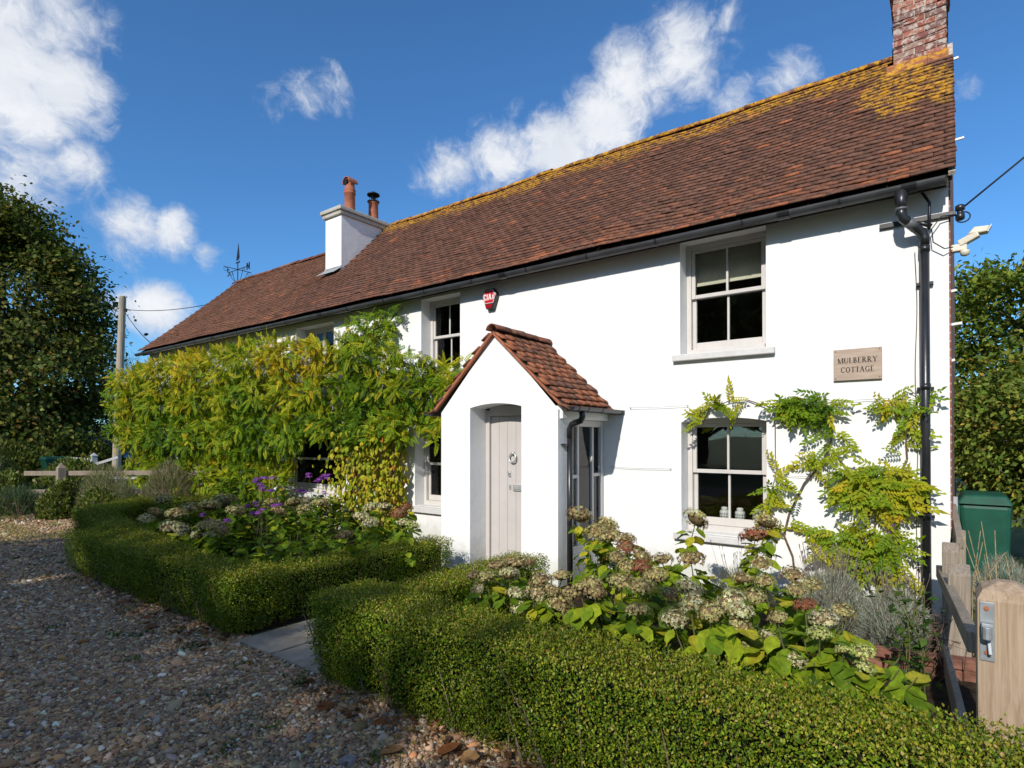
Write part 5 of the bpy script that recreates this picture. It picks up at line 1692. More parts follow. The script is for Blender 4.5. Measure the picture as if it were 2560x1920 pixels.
FILL = [(-9.3, -.55, .72, 'tall leafy clump at the left of the wide window'), (-8.4, -.5, .58, 'leafy clump under the wide window sill'), (-7.6, -.55, .5, 'leafy clump between the wide window and creeper'), (-10.5, -.9, .8, 'tall leafy clump under the lowest wisteria leaves'), (-6.7, -2.7, .5, 'leafy clump in the centre of the left bed by the hedge'), (-7.95, -2.15, .55, 'leafy clump left of the verbena'), (-5.9, -1.5, .5, 'leafy clump right of the creeper foot'), (-8.6, -1.7, .6, 'leafy clump in the back of the left bed'),
        (-9.3, -1.9, .55, 'leafy green clump under the wisteria at the left bed corner'), (-8.9, -1.1, .5, 'leafy green clump beneath the wisteria stems'), (-6.2, -2.5, .5, 'leafy green clump in the middle of the left bed'), (-5.5, -2.9, .46, 'leafy green clump behind the left hedge near the path'), (-6.6, -1.8, .55, 'leafy green clump before the creeper foot'), (-5.6, -2.2, .5, 'leafy green clump beside the path hedge'), (-7.2, -2.9, .48, 'leafy green clump in shade by the verbena'), (-9.2, -2.8, .45, 'leafy green clump at the left end of the left bed'), (-10.3, -2.2, .5, 'leafy green clump inside the hedge return'), (-6.0, -3.2, .42, 'leafy green clump close behind the left hedge')]
F_MESH = H_MESH
for (x0, y0, hh, lab) in FILL:
    h = thing('leafy_clump', lab, 'plant', (x0, y0, 0), 'leafy clumps in the left bed')
    for i in range(9):
        a_ = rng.uniform(0, 6.28); q_ = rng.uniform(.05, .45)
        x, y_, z = q_ * math.cos(a_), q_ * math.sin(a_), hh * rng.uniform(.7, 1.35)
        p = [(x * .4, y_ * .4, -.01), (x * .7, y_ * .7, z * .5), (x, y_, z)]
        MB().tube(p, [.005, .004, .003], 5).build('stem', M_stemgreen, h)
        for j in range(18):
            t = rng.uniform(.25, 1.0); k_ = 0 if t < .5 else 1; f = t * 2 - k_
            q = np.array(p[k_]) + (np.array(p[k_ + 1]) - np.array(p[k_])) * f
            az = rng.uniform(0, 6.283); d = np.array([math.cos(az), math.sin(az), rng.uniform(-.6, .3)])
            w_ = rng.choice(5, p=[.18, .36, .30, .13, .03])
            leafobj('leaf', F_MESH[int(w_) * 2 + int(rng.integers(2))], h, q + nrm(d) * .02, d, (rng.normal(0, .25), rng.normal(0, .25), 1), rng.uniform(.09, .15), (0, 0, 0))

# ---- verbena: tall thin stems with purple clusters
T_VERB = []
for _ in range(3):
    n = 60
    d = rsph(n); d[:, 2] = np.abs(d[:, 2])
    V, F, C = scatter(T_FLOR, d * .5 * np.array([1, 1, .6]), np.cross(d, rsph(n)) + .01, d, .22, pal(n, [(.26, .07, .38), (.36, .11, .48), (.17, .045, .27)], None, .15), .05)
    T_VERB.append(npmesh('flower_cluster', V, F, M_petal, C))
def verbena(x0, y0, tops, label):
    v_ = thing('verbena', label, 'flowers', (x0, y0, 0), 'purple verbenas in the left bed')
    for (x, y, z) in tops:
        m = MB().tube([(x0 + rng.normal(0, .05) - x0, rng.normal(0, .05), 0), ((x - x0) * .5, (y - y0) * .5, z * .55), (x - x0, y - y0, z)], .003, 5); m.build('stem', M_stemgreen, v_)
        for j in range(2):
            o = bpy.data.objects.new('flower_cluster', T_VERB[int(rng.integers(3))]); COL.objects.link(o); o.parent = v_
            o.location = (x - x0 + (rng.normal(0, .035) if j else 0), y - y0 + (rng.normal(0, .03) if j else 0), z - (rng.uniform(.0, .05) if j else 0)); sc = rng.uniform(.075, .115); o.scale = (sc, sc, sc)
verbena(-7.4, -2.2, [(-7.49, -2.2, 1.06), (-7.42, -2.2, .99), (-7.36, -2.2, .95), (-7.15, -2.2, .925), (-7.12, -2.2, 1.09), (-7.52, -2.2, .74), (-7.66, -2.25, .70), (-7.61, -2.2, .6), (-7.28, -2.25, .67), (-6.97, -2.2, .75)], 'purple verbena in the middle of the left bed before the climber')
verbena(-7.6, -1.2, [(-7.81, -1.2, 1.07), (-7.41, -1.2, 1.066), (-7.30, -1.2, 1.08), (-7.55, -1.2, 1.0), (-8.02, -1.2, .81), (-7.87, -1.2, .8), (-7.43, -1.2, .82)], 'tall purple verbena in front of the shaded wide window')
verbena(-7.75, -2.75, [(-7.86, -2.75, .62), (-7.9, -2.7, .48), (-7.5, -2.75, .50), (-7.6, -2.8, .56), (-7.35, -2.7, .58)], 'low purple verbena in shade behind the left hedge')
sc_ = thing('scabious', 'lone mauve flower on a thin stem beside the downpipe', 'flowers', (-.26, -.55, 0))
m = MB().tube([(0, 0, 0), (-.05, .02, .5), (-.13, .05, .86)], .003, 5); m.tube([(-.08, .03, .62), (-.16, .03, .80)], .0025, 5); m.build('stem', M_stemgreen, sc_)
for p in ((-.13, .05, .87), (-.165, .03, .81)):
    o = bpy.data.objects.new('flower_cluster', T_VERB[0]); COL.objects.link(o); o.parent = sc_; o.location = p; o.scale = (.04,) * 3

M_spike = simple('lavender_spike', (.20, .165, .14), .9, .1, var=.4, scale=30)
# ---- fine-leaved shrubs
def shrub(name, label, cat, c, r, n, cols, size, tmpl, up=.6, spikes=0, group=None, wts=None, transl=None, core=True):
    s = thing(name, label, cat, (c[0], c[1], 0), group)
    d = rsph(n); d[:, 2] = np.abs(d[:, 2])
    rad = rng.uniform(.62, 1.0, (n, 1)) ** .5 * (1 + .16 * lump(d * 2 + np.array([c[0], c[1], 0.0]), 1.8))[:, None]
    P_ = d * rad * np.array(r)
    ax_ = nrm(d * .7 + np.array([0, 0, up]) + .55 * rsph(n))
    V, F, C = scatter(tmpl, P_, ax_, nrm(d + .7 * rsph(n)), size * rng.uniform(.6, 1.3, n), pal(n, cols, wts, .2))
    o = link('foliage', npmesh('foliage', V, F, M_leaf, C), s); o['kind'] = 'stuff'
    m = MB()
    for _ in range(10):
        a = rng.uniform(0, 6.28); q = rng.uniform(.3, .8)
        m.tube([(0, 0, -.01), (r[0] * q * .5 * math.cos(a), r[1] * q * .5 * math.sin(a), r[2] * .4), (r[0] * q * math.cos(a), r[1] * q * math.sin(a), r[2] * .75)], [.012 * max(.5, r[2]), .008 * max(.5, r[2]), .004], 5)
    m.build('stem', M_twig, s)
    if spikes:
        m = MB()
        for _ in range(spikes):
            a = rng.uniform(0, 6.28); q = rng.uniform(.2, .9); h_ = r[2] * rng.uniform(1.15, 1.5)
            x, y_ = r[0] * q * math.cos(a), r[1] * q * math.sin(a)
            m.tube([(x * .6, y_ * .6, r[2] * .5), (x, y_, h_), (x * 1.02, y_ * 1.02, h_ + .04)], [.0012, .0012, .004], 4)
        m.build('flower_spikes', M_spike, s)['kind'] = 'stuff'
    return s
SILV = [(.34, .38, .32), (.46, .50, .44), (.24, .28, .21), (.36, .32, .25)]
shrub('cotton_lavender', 'silver grey cotton lavender at the foot of the black downpipe', 'shrub', (-.36, -.80), (.26, .42, .36), 9000, SILV, .055, T_BLADE, spikes=60, group='silver shrubs')
shrub('cotton_lavender', 'silver grey lavender with dry spikes below the stone sign', 'shrub', (-.85, -.62), (.32, .35, .42), 8000, SILV, .06, T_BLADE, spikes=110, group='silver shrubs')
shrub('lavender', 'grey green lavender between the window sill and hydrangeas', 'shrub', (-1.55, -.75), (.35, .35, .40), 3200, [(.13, .15, .10), (.20, .20, .14), (.09, .11, .06)], .06, T_BLADE, spikes=30, group='silver shrubs')

# ------------------------------------------------------------------ right hand corner: gate post, rails, bin
gp = thing('gate_post', 'thick pale timber gate post with rounded top and steel latch', 'post', (.185, -3.24, 0))
m = MB()
vs = []
for z in (0, .945): vs += [(-.10, -.10, z), (.10, -.10, z), (.10, .10, z), (-.10, .10, z)]
vs += [(-.082, -.082, .985), (.082, -.082, .985), (.082, .082, .985), (-.082, .082, .985)]
vs += [(-.03, -.03, 1.015), (.03, -.03, 1.015), (.03, .03, 1.015), (-.03, .03, 1.015)]
fs = [(3, 2, 1, 0), (12, 13, 14, 15)]
for k_ in range(3): fs += [(4 * k_ + i, 4 * k_ + (i + 1) % 4, 4 * k_ + 4 + (i + 1) % 4, 4 * k_ + 4 + i) for i in range(4)]
m.add(vs, fs); m.build('timber', M_newwood, gp, bevel=.006)
m = MB(); m.box(-.092, -.045, -.106, -.1005, .70, .94); m.build('latch_plate', M_zinc, gp, bevel=.002)
m = MB(); m.box(-.088, -.05, -.145, -.106, .815, .86); m.tube([(-.07, -.15, .85), (-.07, -.15, .80)], .016, 10); m.bar((-.066, -.106, .81), (-.06, -.135, .735), .012, .012); m.build('latch_keep', M_zinc, gp, bevel=.002)
for z in (.915, .735):
    q = MB().tube([(-.07, -.1065, z), (-.07, -.112, z)], .009, 8); q.build('bolt_head', M_terra, gp)
RB = lambda a, b, w_, h_, lab: (lambda t_: (off(MB().bar(a, b, w_, h_), a).build('board', M_wood, t_, bevel=.006)))(thing('fence_rail', lab, 'rail', a, 'timber rails beside the cottage corner'))
RB((-.075, -.35, .50), (.085, -2.85, .63), .05, .10, 'upper weathered rail running from the gate post back to the wall')
RB((-.09, -.5, .10), (.06, -2.95, .14), .035, .16, 'lower weathered board near the ground behind the gate post')
RB((.06, -.6, .78), (.02, .9, .92), .05, .09, 'short weathered rail beyond the squat posts by the bin')
def squat(x, y, h, w_, lab):
    t_ = thing('fence_post', lab, 'post', (x, y, 0), 'squat timber posts')
    q = MB(); a = w_ / 2
    q.add([(-a, -a, 0), (a, -a, 0), (a, a, 0), (-a, a, 0), (-a, -a, h - .06), (a, -a, h - .06), (a, a, h), (-a, a, h)], [(3, 2, 1, 0), (4, 5, 6, 7), (0, 1, 5, 4), (1, 2, 6, 5), (2, 3, 7, 6), (3, 0, 4, 7)])
    q.build('timber', M_wood, t_, bevel=.008)
squat(.045, -1.35, .74, .125, 'squat grey post with sloping top just behind the gate post')
squat(.0, -.75, .80, .11, 'squat grey post against the corner of the house')
squat(.06, -.05, .82, .09, 'furthest squat post, in front of the green bin')

bn = thing('wheelie_bin', 'dark green plastic bin under the shrub at the house corner', 'bin', (.33, 1.62, 0))
def frus(m, x0, x1, y0, y1, z0, X0, X1, Y0, Y1, z1):
    m.add([(x0, y0, z0), (x1, y0, z0), (x1, y1, z0), (x0, y1, z0), (X0, Y0, z1), (X1, Y0, z1), (X1, Y1, z1), (X0, Y1, z1)], [(3, 2, 1, 0), (4, 5, 6, 7), (0, 1, 5, 4), (1, 2, 6, 5), (2, 3, 7, 6), (3, 0, 4, 7)])
    return m
m = frus(MB(), -.20, .14, -.25, .25, .06, -.26, .17, -.33, .33, .93); m.build('body', M_green, bn, bevel=.04)
m = frus(MB(), -.28, .18, -.36, .36, .932, -.22, .13, -.30, .34, 1.03); m.build('lid', M_green, bn, bevel=.02)
m = MB().tube([(-.25, .33, .93), (.17, .33, .93)], .016, 8); m.tube([(-.265, -.345, .70), (-.265, -.345, .92)], .018, 8); m.build('handle', M_green, bn)
for x in (-.22, .18):
    m = MB().tube([(x, .2, .1), (x + .05, .2, .1)], .1, 16); m.build('wheel', M_rubber, bn)
pp = thing('waste_pipe', 'grey pipe standing between the house corner and bin', 'pipe', (.03, .95, 0))
m = MB().tube([(0, 0, 0), (0, 0, 1.03)], .03, 10); m.build('pipe', M_lead, pp, smooth=True)
dg = thing('dry_stalks', 'dry pale stalks standing in front of the green bin', 'plant', (.16, -1.0, 0))
m = MB()
for _ in range(9):
    x, y_ = rng.uniform(-.05, .14), rng.uniform(-.3, .3)
    m.tube([(x, y_, 0), (x + rng.normal(0, .03), y_, .5), (x + rng.normal(.03, .07), y_ + rng.normal(0, .05), rng.uniform(.72, 1.05))], .0026, 5)
m.build('stalks', M_dead, dg)
rt_ = thing('fallen_roots', 'tangle of dry reddish roots below the rail by the downpipe', 'plant', (-.06, -1.35, 0))
m = MB()
for _ in range(60):
    p0 = np.array([rng.normal(0, .05), rng.normal(0, .22), rng.uniform(.05, .40)])
    m.tube([tuple(p0), tuple(p0 + rng.normal(0, .06, 3)), tuple(p0 + rng.normal(0, .11, 3) - np.array([0, 0, .08]))], .0025, 4)
m.build('strands', M_vine, rt_)['kind'] = 'stuff'
ed = thing('brick_edging', 'low weathered brick edging of the bed near the gate', 'edging', (-.40, -1.62, 0))
for i in range(5):
    for j in range(2):
        m = MB().box(-.105, .105, -.05, .05, 0, .065)
        m.v = [tuple(np.array(q) + rng.normal(0, .004, 3)) for q in m.v]
        o = m.build('brick', M_brickred, ed, bevel=.006)
        o.location = (-.32 + i * .222 - (.1 if j else 0), .04 * i + rng.normal(0, .008), .0 + j * .072); o.rotation_euler = (0, 0, R(rng.normal(8, 3)))
wd_ = thing('weed', 'thin green weed growing up in front of the brick edging', 'plant', (-.20, -2.0, 0))
m = MB()
for _ in range(5):
    x, y_ = rng.normal(0, .05, 2); m.tube([(x, y_, 0), (x + rng.normal(0, .03), y_, .35), (x + rng.normal(0, .06), y_, .70)], .004, 5)
m.build('stem', M_stemgreen, wd_)
n = 140
P_ = np.stack([rng.normal(0, .07, n), rng.normal(0, .06, n), rng.uniform(.05, .68, n)], 1)
V, F, C = scatter(T_LEAF, P_, nrm(rsph(n) * np.array([1, 1, .4])), nrm(rsph(n) * .4 + np.array([0, 0, 1])), rng.uniform(.03, .09, n), pal(n, [(.04, .09, .015), (.07, .13, .02)]))
link('foliage', npmesh('foliage', V * 1, F, M_leaf, C), wd_)['kind'] = 'stuff'

# ------------------------------------------------------------------ trees
def tree(name, label, base, height, crown_c, crown_r, nleaf, cols, lsize, wts=None, tmpl=T_LEAF, clusters=90, trunk_r=.22, group=None, shape=None, cl_r=.75, seed=0, cat='tree', fill=.45, up=0.2):
    t = thing(name, label, cat, base, group)
    c = np.array(crown_c, float) - np.array(base); r = np.array(crown_r, float)
    m = MB()
    top = c + np.array([0, 0, r[2] * .55])
    tp = [np.array([0, 0, -.1]) * (1 - s) + top * s + np.array([.25 * math.sin(3 * s + seed), .2 * math.sin(4 * s + 1 + seed), 0]) * s for s in np.linspace(0, 1, 8)]
    m.tube([tuple(p) for p in tp], [trunk_r * (1.15 - .95 * s) for s in np.linspace(0, 1, 8)], 10)
    tk = m.build('trunk', M_bark, t, smooth=True)
    d = rsph(clusters)
    rad = rng.uniform(fill, 1.0, (clusters, 1)) ** .6 * (1 + .22 * lump(d * 2.0 + seed * 1.7, 1.5))[:, None]
    cc = c + d * rad * r
    if shape is not None: cc = shape(cc, c, r)
    cc = cc[cc[:, 2] > .15]
    lm = MB()
    for q in cc[:: max(1, len(cc) // 26)]:
        s = np.clip((q[2] - .1) / max(top[2], .1) * .55, .1, .9)
        a = np.array(tp[int(s * 7)])
        mid = (a + q) / 2 + np.array([0, 0, .25 * r[2] * .2])
        lm.tube([tuple(a), tuple(mid), tuple(q)], [trunk_r * .32, trunk_r * .18, trunk_r * .05], 6)
    lm.build('limbs', M_bark, t, smooth=True)
    w_ = rng.uniform(.5, 1.5, len(cc)); w_ /= w_.sum()
    idx = rng.choice(len(cc), nleaf, p=w_)
    offs = rng.standard_normal((nleaf, 3)) * cl_r * np.array([.5, .5, .38])
    P_ = cc[idx] + offs
    P_ = P_[P_[:, 2] > .1]
    idx = idx[:len(P_)]
    n = len(P_)
    outd = nrm((P_ - c) / r)
    nor_ = nrm(outd * .85 + np.array([0, 0, .45]) + .55 * rsph(n))
    ax_ = nrm(outd * .6 + np.array([0, 0, -.35 + up]) + .7 * rsph(n))
    cl_t = (1 + .22 * rng.standard_normal(len(cc)))[idx][:, None]
    V, F, C = scatter(tmpl, P_, ax_, nor_, lsize * rng.uniform(.65, 1.3, n), np.clip(pal(n, cols, wts, .18) * cl_t, .004, 1))
    o = link('crown', npmesh('crown', V, F, M_leaf, C), t); o['kind'] = 'stuff'
    return t
MAPLE = [(.050, .075, .015), (.090, .120, .022), (.150, .165, .032), (.22, .20, .045), (.28, .17, .045)]
MW = [.28, .36, .22, .11, .03]
def cone(cc, c, r):
    h = (cc[:, 2] - (c[2] - r[2])) / (2 * r[2])
    f = np.clip(1.15 - .75 * h, .3, 1.2)[:, None]
    o = cc.copy(); o[:, :2] = c[:2] + (cc[:, :2] - c[:2]) * f
    return o
tree('maple_tree', 'large dark maple filling the left edge behind the telegraph pole', (-33.2, .5, 0), 11, (-33.2, .5, 6.2), (5.2, 5.2, 6.3), 60000, MAPLE, .19, MW, T_OVAL, 210, .38, 'trees around the cottage', cone, 1.0, 1)
tree('conifer_tree', 'feathery green conifer just right of the telegraph pole', (-38.5, 6.9, 0), 6, (-38.5, 6.9, 3.0), (2.2, 2.2, 3.4), 7000, [(.035, .055, .02), (.06, .085, .03), (.09, .11, .04)], .26, None, T_BLADE, 60, .18, 'trees around the cottage', cone, .8, 2)
for i, (x, y_, h_, lab) in enumerate(((-40, -3, 4.6, 'dark hedgerow tree low behind the maple trunk'), (-36, 1.6, 3.6, 'dark hedgerow bush behind the blue van'), (-37, 5.6, 3.4, 'dark hedgerow bush behind the telegraph pole foot'))):
    tree('hedgerow_tree', lab, (x, y_, 0), h_, (x, y_, h_ * .5), (3.4, 2.6, h_ * .55), 6500, MAPLE[:3], .22, None, T_LEAF, 70, .14, 'trees around the cottage', None, .8, 3 + i)
tree('tall_tree', 'tall green tree on the right rising behind the gable', (2.6, 15.2, 0), 7, (2.9, 15.2, 3.5), (4.0, 3.0, 3.5), 34000, [(.085, .135, .015), (.14, .19, .022), (.20, .24, .028), (.28, .27, .04)], .17, [.3, .35, .25, .1], T_LEAF, 130, .25, 'trees around the cottage', None, .75, 7)
tree('apple_tree', 'leafy apple tree hugging the right gable above the green bin', (.95, 3.4, 0), 2.8, (1.05, 3.3, 1.75), (1.2, 1.5, 1.22), 26000, [(.08, .13, .02), (.14, .20, .03), (.21, .265, .045), (.31, .30, .06), (.38, .25, .045)], .072, [.28, .34, .22, .12, .04], T_LEAF, 110, .07, 'trees around the cottage', None, .35, 8, fill=.3)
shrub('cotton_lavender', 'silver grey bush at the foot of the green bin', 'shrub', (.42, .75), (.32, .45, .46), 4200, SILV, .06, T_BLADE, group='silver shrubs')
shrub('garden_shrub', 'grey green shrub at the right edge behind the bin', 'shrub', (1.05, 1.55), (.45, .5, 1.15), 5200, [(.13, .15, .12), (.19, .21, .17), (.08, .10, .06)], .05, T_BLADE, group='silver shrubs')
# trees across the lane behind the viewer; they shade the drive
BACK = [(-31.0, -30.0, 8.4, 5.9), (-24.8, -29.8, 8.5, 5.9), (-18.9, -30.6, 8.4, 5.8), (-12.4, -29.3, 8.4, 5.8), (-6.9, -26.3, 8.4, 5.7), (-2.4, -26.2, 8.2, 5.3)]
BL = ['leftmost tall tree across the drive opposite the house', 'second tall tree from the left across the drive', 'third tall tree from the left across the drive', 'fourth tall tree from the left across the drive', 'fifth tall tree across the drive, opposite the creeper', 'sixth tall tree across the drive, opposite the porch']
for i, (x, y_, cz, rr) in enumerate(BACK):
    tree('lane_tree', BL[i], (x, y_, 0), 14, (x, y_, cz), (rr * 1.05, rr, rr), (22000 if i < 5 else 15000), MAPLE, .46, MW, T_LEAF, 150, .4, 'trees across the drive', None, 1.35, 10 + i)
tree('lane_tree', 'thin airy tree across the drive opposite the stone sign', (2.4, -26.3, 0), 12, (2.4, -26.3, 8.0), (4.4, 4.2, 5.2), 4200, MAPLE, .40, MW, T_LEAF, 26, .3, 'trees across the drive', None, 1.0, 17)
tree('far_oak', 'broad tree further off, seen only mirrored in the windows', (14, -34, 0), 13, (14, -34, 7), (7, 6, 6.5), 9000, MAPLE, .5, MW, T_LEAF, 120, .4, 'trees across the drive', None, 1.5, 19)

# ------------------------------------------------------------------ far left
tp_ = thing('telegraph_pole', 'bare grey timber telegraph pole leaning slightly left of the house', 'pole', (-27.55, 2.89, 0))
PT_ = (.30, .10, 7.53)
m = MB().tube([(0, 0, -.1), (PT_[0] * .5, PT_[1] * .5, 3.8), PT_], [.165, .145, .125], 14); m.build('shaft', M_pole, tp_, smooth=False)
m = MB()
for z, s in ((6.05, 1), (5.45, -1), (4.85, 1), (3.9, -1), (3.3, 1), (5.7, 1)):
    f = z / 7.53
    m.tube([(PT_[0] * f - .22 * s, PT_[1] * f - .17 * s, z), (PT_[0] * f + .05 * s, PT_[1] * f, z + .02)], .011, 5)
m.build('step_iron', M_iron, tp_)
m = MB(); m.tube([(PT_[0] - .05, PT_[1], 7.1), (PT_[0] + .25, PT_[1] + .18, 6.95)], .02, 6); m.tube([(PT_[0] - .25, PT_[1] - .18, 7.0), (PT_[0], PT_[1], 7.05)], .02, 6); m.build('cable_clamp', M_iron, tp_)
def span(a, b, sag, lab):
    t_ = thing('overhead_wire', lab, 'wire', a, 'telephone wires')
    b = np.array(b) - np.array(a)
    m = MB().tube([tuple(b * s - np.array([0, 0, sag * 4 * s * (1 - s)])) for s in np.linspace(0, 1, 18)], .012, 5); m.build('wire', M_wire, t_)
TOP = (-27.2, 3.0, 7.0)
span(TOP, (-17.0, 2.0, 5.65), .15, 'thin wire from the pole to the upper left verge of the roof')
span(TOP, (-17.0, .2, 4.12), .12, 'thin wire from the pole down to the left eaves corner')
span((-30.2, -7.0, 10.1), TOP, .3, 'thin wire crossing in front of the maple to the pole')

fp = thing('post_and_rail_fence', 'old timber fence with pointed post at the end of the drive', 'fence', (-15.2, -2.3, 0))
m = MB(); a = .075
m.add([(-a, -a, -.05), (a, -a, -.05), (a, a, -.05), (-a, a, -.05), (-a, -a, 1.0), (a, -a, 1.0), (a, a, 1.0), (-a, a, 1.0), (0, 0, 1.12)], [(3, 2, 1, 0), (0, 1, 5, 4), (1, 2, 6, 5), (2, 3, 7, 6), (3, 0, 4, 7), (4, 5, 8), (5, 6, 8), (6, 7, 8), (7, 4, 8)])
m.build('post', M_wood, fp, bevel=.006)
for (q0, q1, z) in ((-.9, 3.6, .88), (-.9, 3.6, .48)):
    m = MB().bar((.80 * q0, .60 * q0 + .09, z), (.80 * q1, .60 * q1 + .09, z + .02), .05, .10); m.build('rail', M_wood, fp, bevel=.006)
m = MB(); m.box(3.15, 3.28, 2.45, 2.58, 0, .95); m.build('post', M_wood, fp)
GRN = [(.07, .12, .02), (.12, .17, .03), (.18, .21, .05), (.23, .24, .10)]
for (x, y_, r, n, cols, sz, tm, lab) in (
    (-15.3, -3.0, (.75, .6, .62), 3600, [(.07, .12, .07), (.11, .16, .10), (.05, .08, .04)], .10, T_BLADE, 'blue green spurge in front of the pointed fence post'),
    (-16.4, -3.0, (.8, .6, .85), 5000, GRN, .08, T_LEAF, 'leafy green shrub left of the pointed fence post'),
    (-14.05, -1.85, (.8, .5, 1.02), 6500, [(.22, .24, .13), (.14, .18, .08), (.32, .29, .15)], .11, T_BLADE, 'pale grassy shrub along the timber rail'),
    (-12.95, -1.05, (.8, .5, 1.08), 6500, [(.22, .20, .11), (.13, .15, .07), (.28, .25, .14)], .13, T_BLADE, 'straw coloured grass clump at the right of the rail'),
    (-13.6, -2.1, (.6, .4, .60), 2400, GRN, .07, T_LEAF, 'dark leafy shrub between the fence and hedge end'),
    (-14.6, -2.45, (.45, .4, .72), 4500, GRN, .08, T_LEAF, 'leafy green shrub hiding the foot of the rail near the pointed post'),
    (-16.9, -1.6, (1.0, .8, 1.15), 3600, GRN, .09, T_LEAF, 'tall green shrub behind the pointed post'),
    (-12.5, -.9, (.55, .4, .55), 2200, GRN, .07, T_LEAF, 'low green shrub between the hedge return and wisteria')):
    shrub('border_shrub', lab, 'shrub', (x, y_), r, n, cols, sz, tm, group='shrubs along the fence')
shrub('lane_hedge', 'dark overgrown hedge between the green bin and blue van', 'hedge', (-28.6, 2.4), (1.2, 1.2, 1.5), 5000, MAPLE[:3], .14, T_LEAF)
shrub('lane_hedge', 'dark overgrown hedge behind the ivy stump', 'hedge', (-27.4, -.8), (2.4, 1.8, 1.55), 7000, MAPLE[:3], .14, T_LEAF)
shrub('topiary_bush', 'rounded clipped conifer bush at the far left edge', 'shrub', (-24.2, -2.3), (1.15, 1.15, 2.35), 9000, [(.06, .075, .02), (.10, .105, .035), (.04, .055, .015)], .12, T_BLADE)
st = thing('tree_stump', 'old stump smothered in ivy at the left edge', 'stump', (-17.9, -3.1, 0))
m = MB().lathe([(.55, -.05), (.42, .2), (.36, .6), (.40, 1.0), (.30, 1.05)], (0, 0, 0), 14)
m.v = [tuple(np.array(q) * (1 + .08 * math.sin(7 * i))) for i, q in enumerate(m.v)]
m.build('wood', M_wood, st)
n = 2600
d = rsph(n); P_ = d * np.array([.62, .62, .50]) * rng.uniform(.85, 1.1, (n, 1)) + np.array([.05, 0, .82])
V, F, C = scatter(T_LEAF, P_, nrm(d * .3 + np.array([0, 0, -.8]) + .5 * rsph(n)), nrm(d + .4 * rsph(n)), rng.uniform(.05, .09, n), pal(n, [(.04, .075, .018), (.07, .11, .03), (.12, .14, .05)]))
link('ivy', npmesh('ivy', V, F, M_leaf, C), st)['kind'] = 'stuff'
bn2 = thing('wheelie_bin', 'dark green bin in shade beyond the timber fence', 'bin', (-24.6, .1, 0))
m = frus(MB(), -.24, .24, -.28, .28, .06, -.32, .32, -.38, .38, .92); m.build('body', M_green, bn2, bevel=.03)
m = frus(MB(), -.34, .34, -.42, .42, .922, -.30, .30, -.36, .36, 1.02); m.build('lid', M_green, bn2, bevel=.02)
wf = thing('white_fence', 'white painted garden fence in front of the dark hedge', 'fence', (-25.9, 1.6, 0))
m = MB(); m.box(-.09, .09, -.09, .09, 0, 1.0); m.add([(-.11, -.11, 1.0), (.11, -.11, 1.0), (.11, .11, 1.0), (-.11, .11, 1.0), (0, 0, 1.12)], [(3, 2, 1, 0), (0, 1, 4), (1, 2, 4), (2, 3, 4), (3, 0, 4)]); m.build('post', M_whitewood, wf)
for (p0, p1) in (((-1.3, -.9, .93), (0, 0, .86)), ((0, 0, .66), (.75, .55, .95)), ((-1.0, -.75, .32), (1.5, 1.15, .34)), ((-1.0, -.75, .15), (1.5, 1.15, .17))):
    m = MB().bar(p0, p1, .06, .09); m.build('rail', M_whitewood, wf)
for s in (-.6, .9, 1.7):
    m = MB().box(s * .8 - .05, s * .8 + .05, s * .6 - .05, s * .6 + .05, 0, .55); m.build('post', M_whitewood, wf)
vn = thing('parked_van', 'blue van parked in shade beyond the fence', 'van', (-31.6, 3.0, 0))
m = MB()
prf = [(-2.1, .35), (2.1, .35), (2.15, .9), (1.6, 1.05), (1.05, 1.72), (-2.0, 1.78), (-2.12, 1.6)]
m.prism([(x, -.85, z) for x, z in prf], (0, 1.7, 0)); m.build('body', M_blue, vn, bevel=.08)
m = MB(); m.prism([(.2, -.856, 1.08), (1.42, -.856, 1.08), (1.0, -.856, 1.55), (.2, -.856, 1.58)], (0, .005, 0)); m.build('side_window', M_ink, vn)
m = MB(); m.prism([(1.57, -.7, 1.10), (1.57, .7, 1.10), (1.10, .7, 1.66), (1.10, -.7, 1.66)], (.02, 0, .015)); m.build('windscreen', M_ink, vn)
for x in (-1.35, 1.35):
    for y_ in (-.88, .70):
        m = MB().tube([(x, y_, .32), (x, y_ + .18, .32)], .32, 20); wh = m.build('wheel', M_rubber, vn)
        q = MB().tube([(x, y_ - .004, .32), (x, y_ + .184, .32)], .19, 16); q.build('rim', M_zinc, wh)
vn.rotation_euler = (0, 0, R(37))

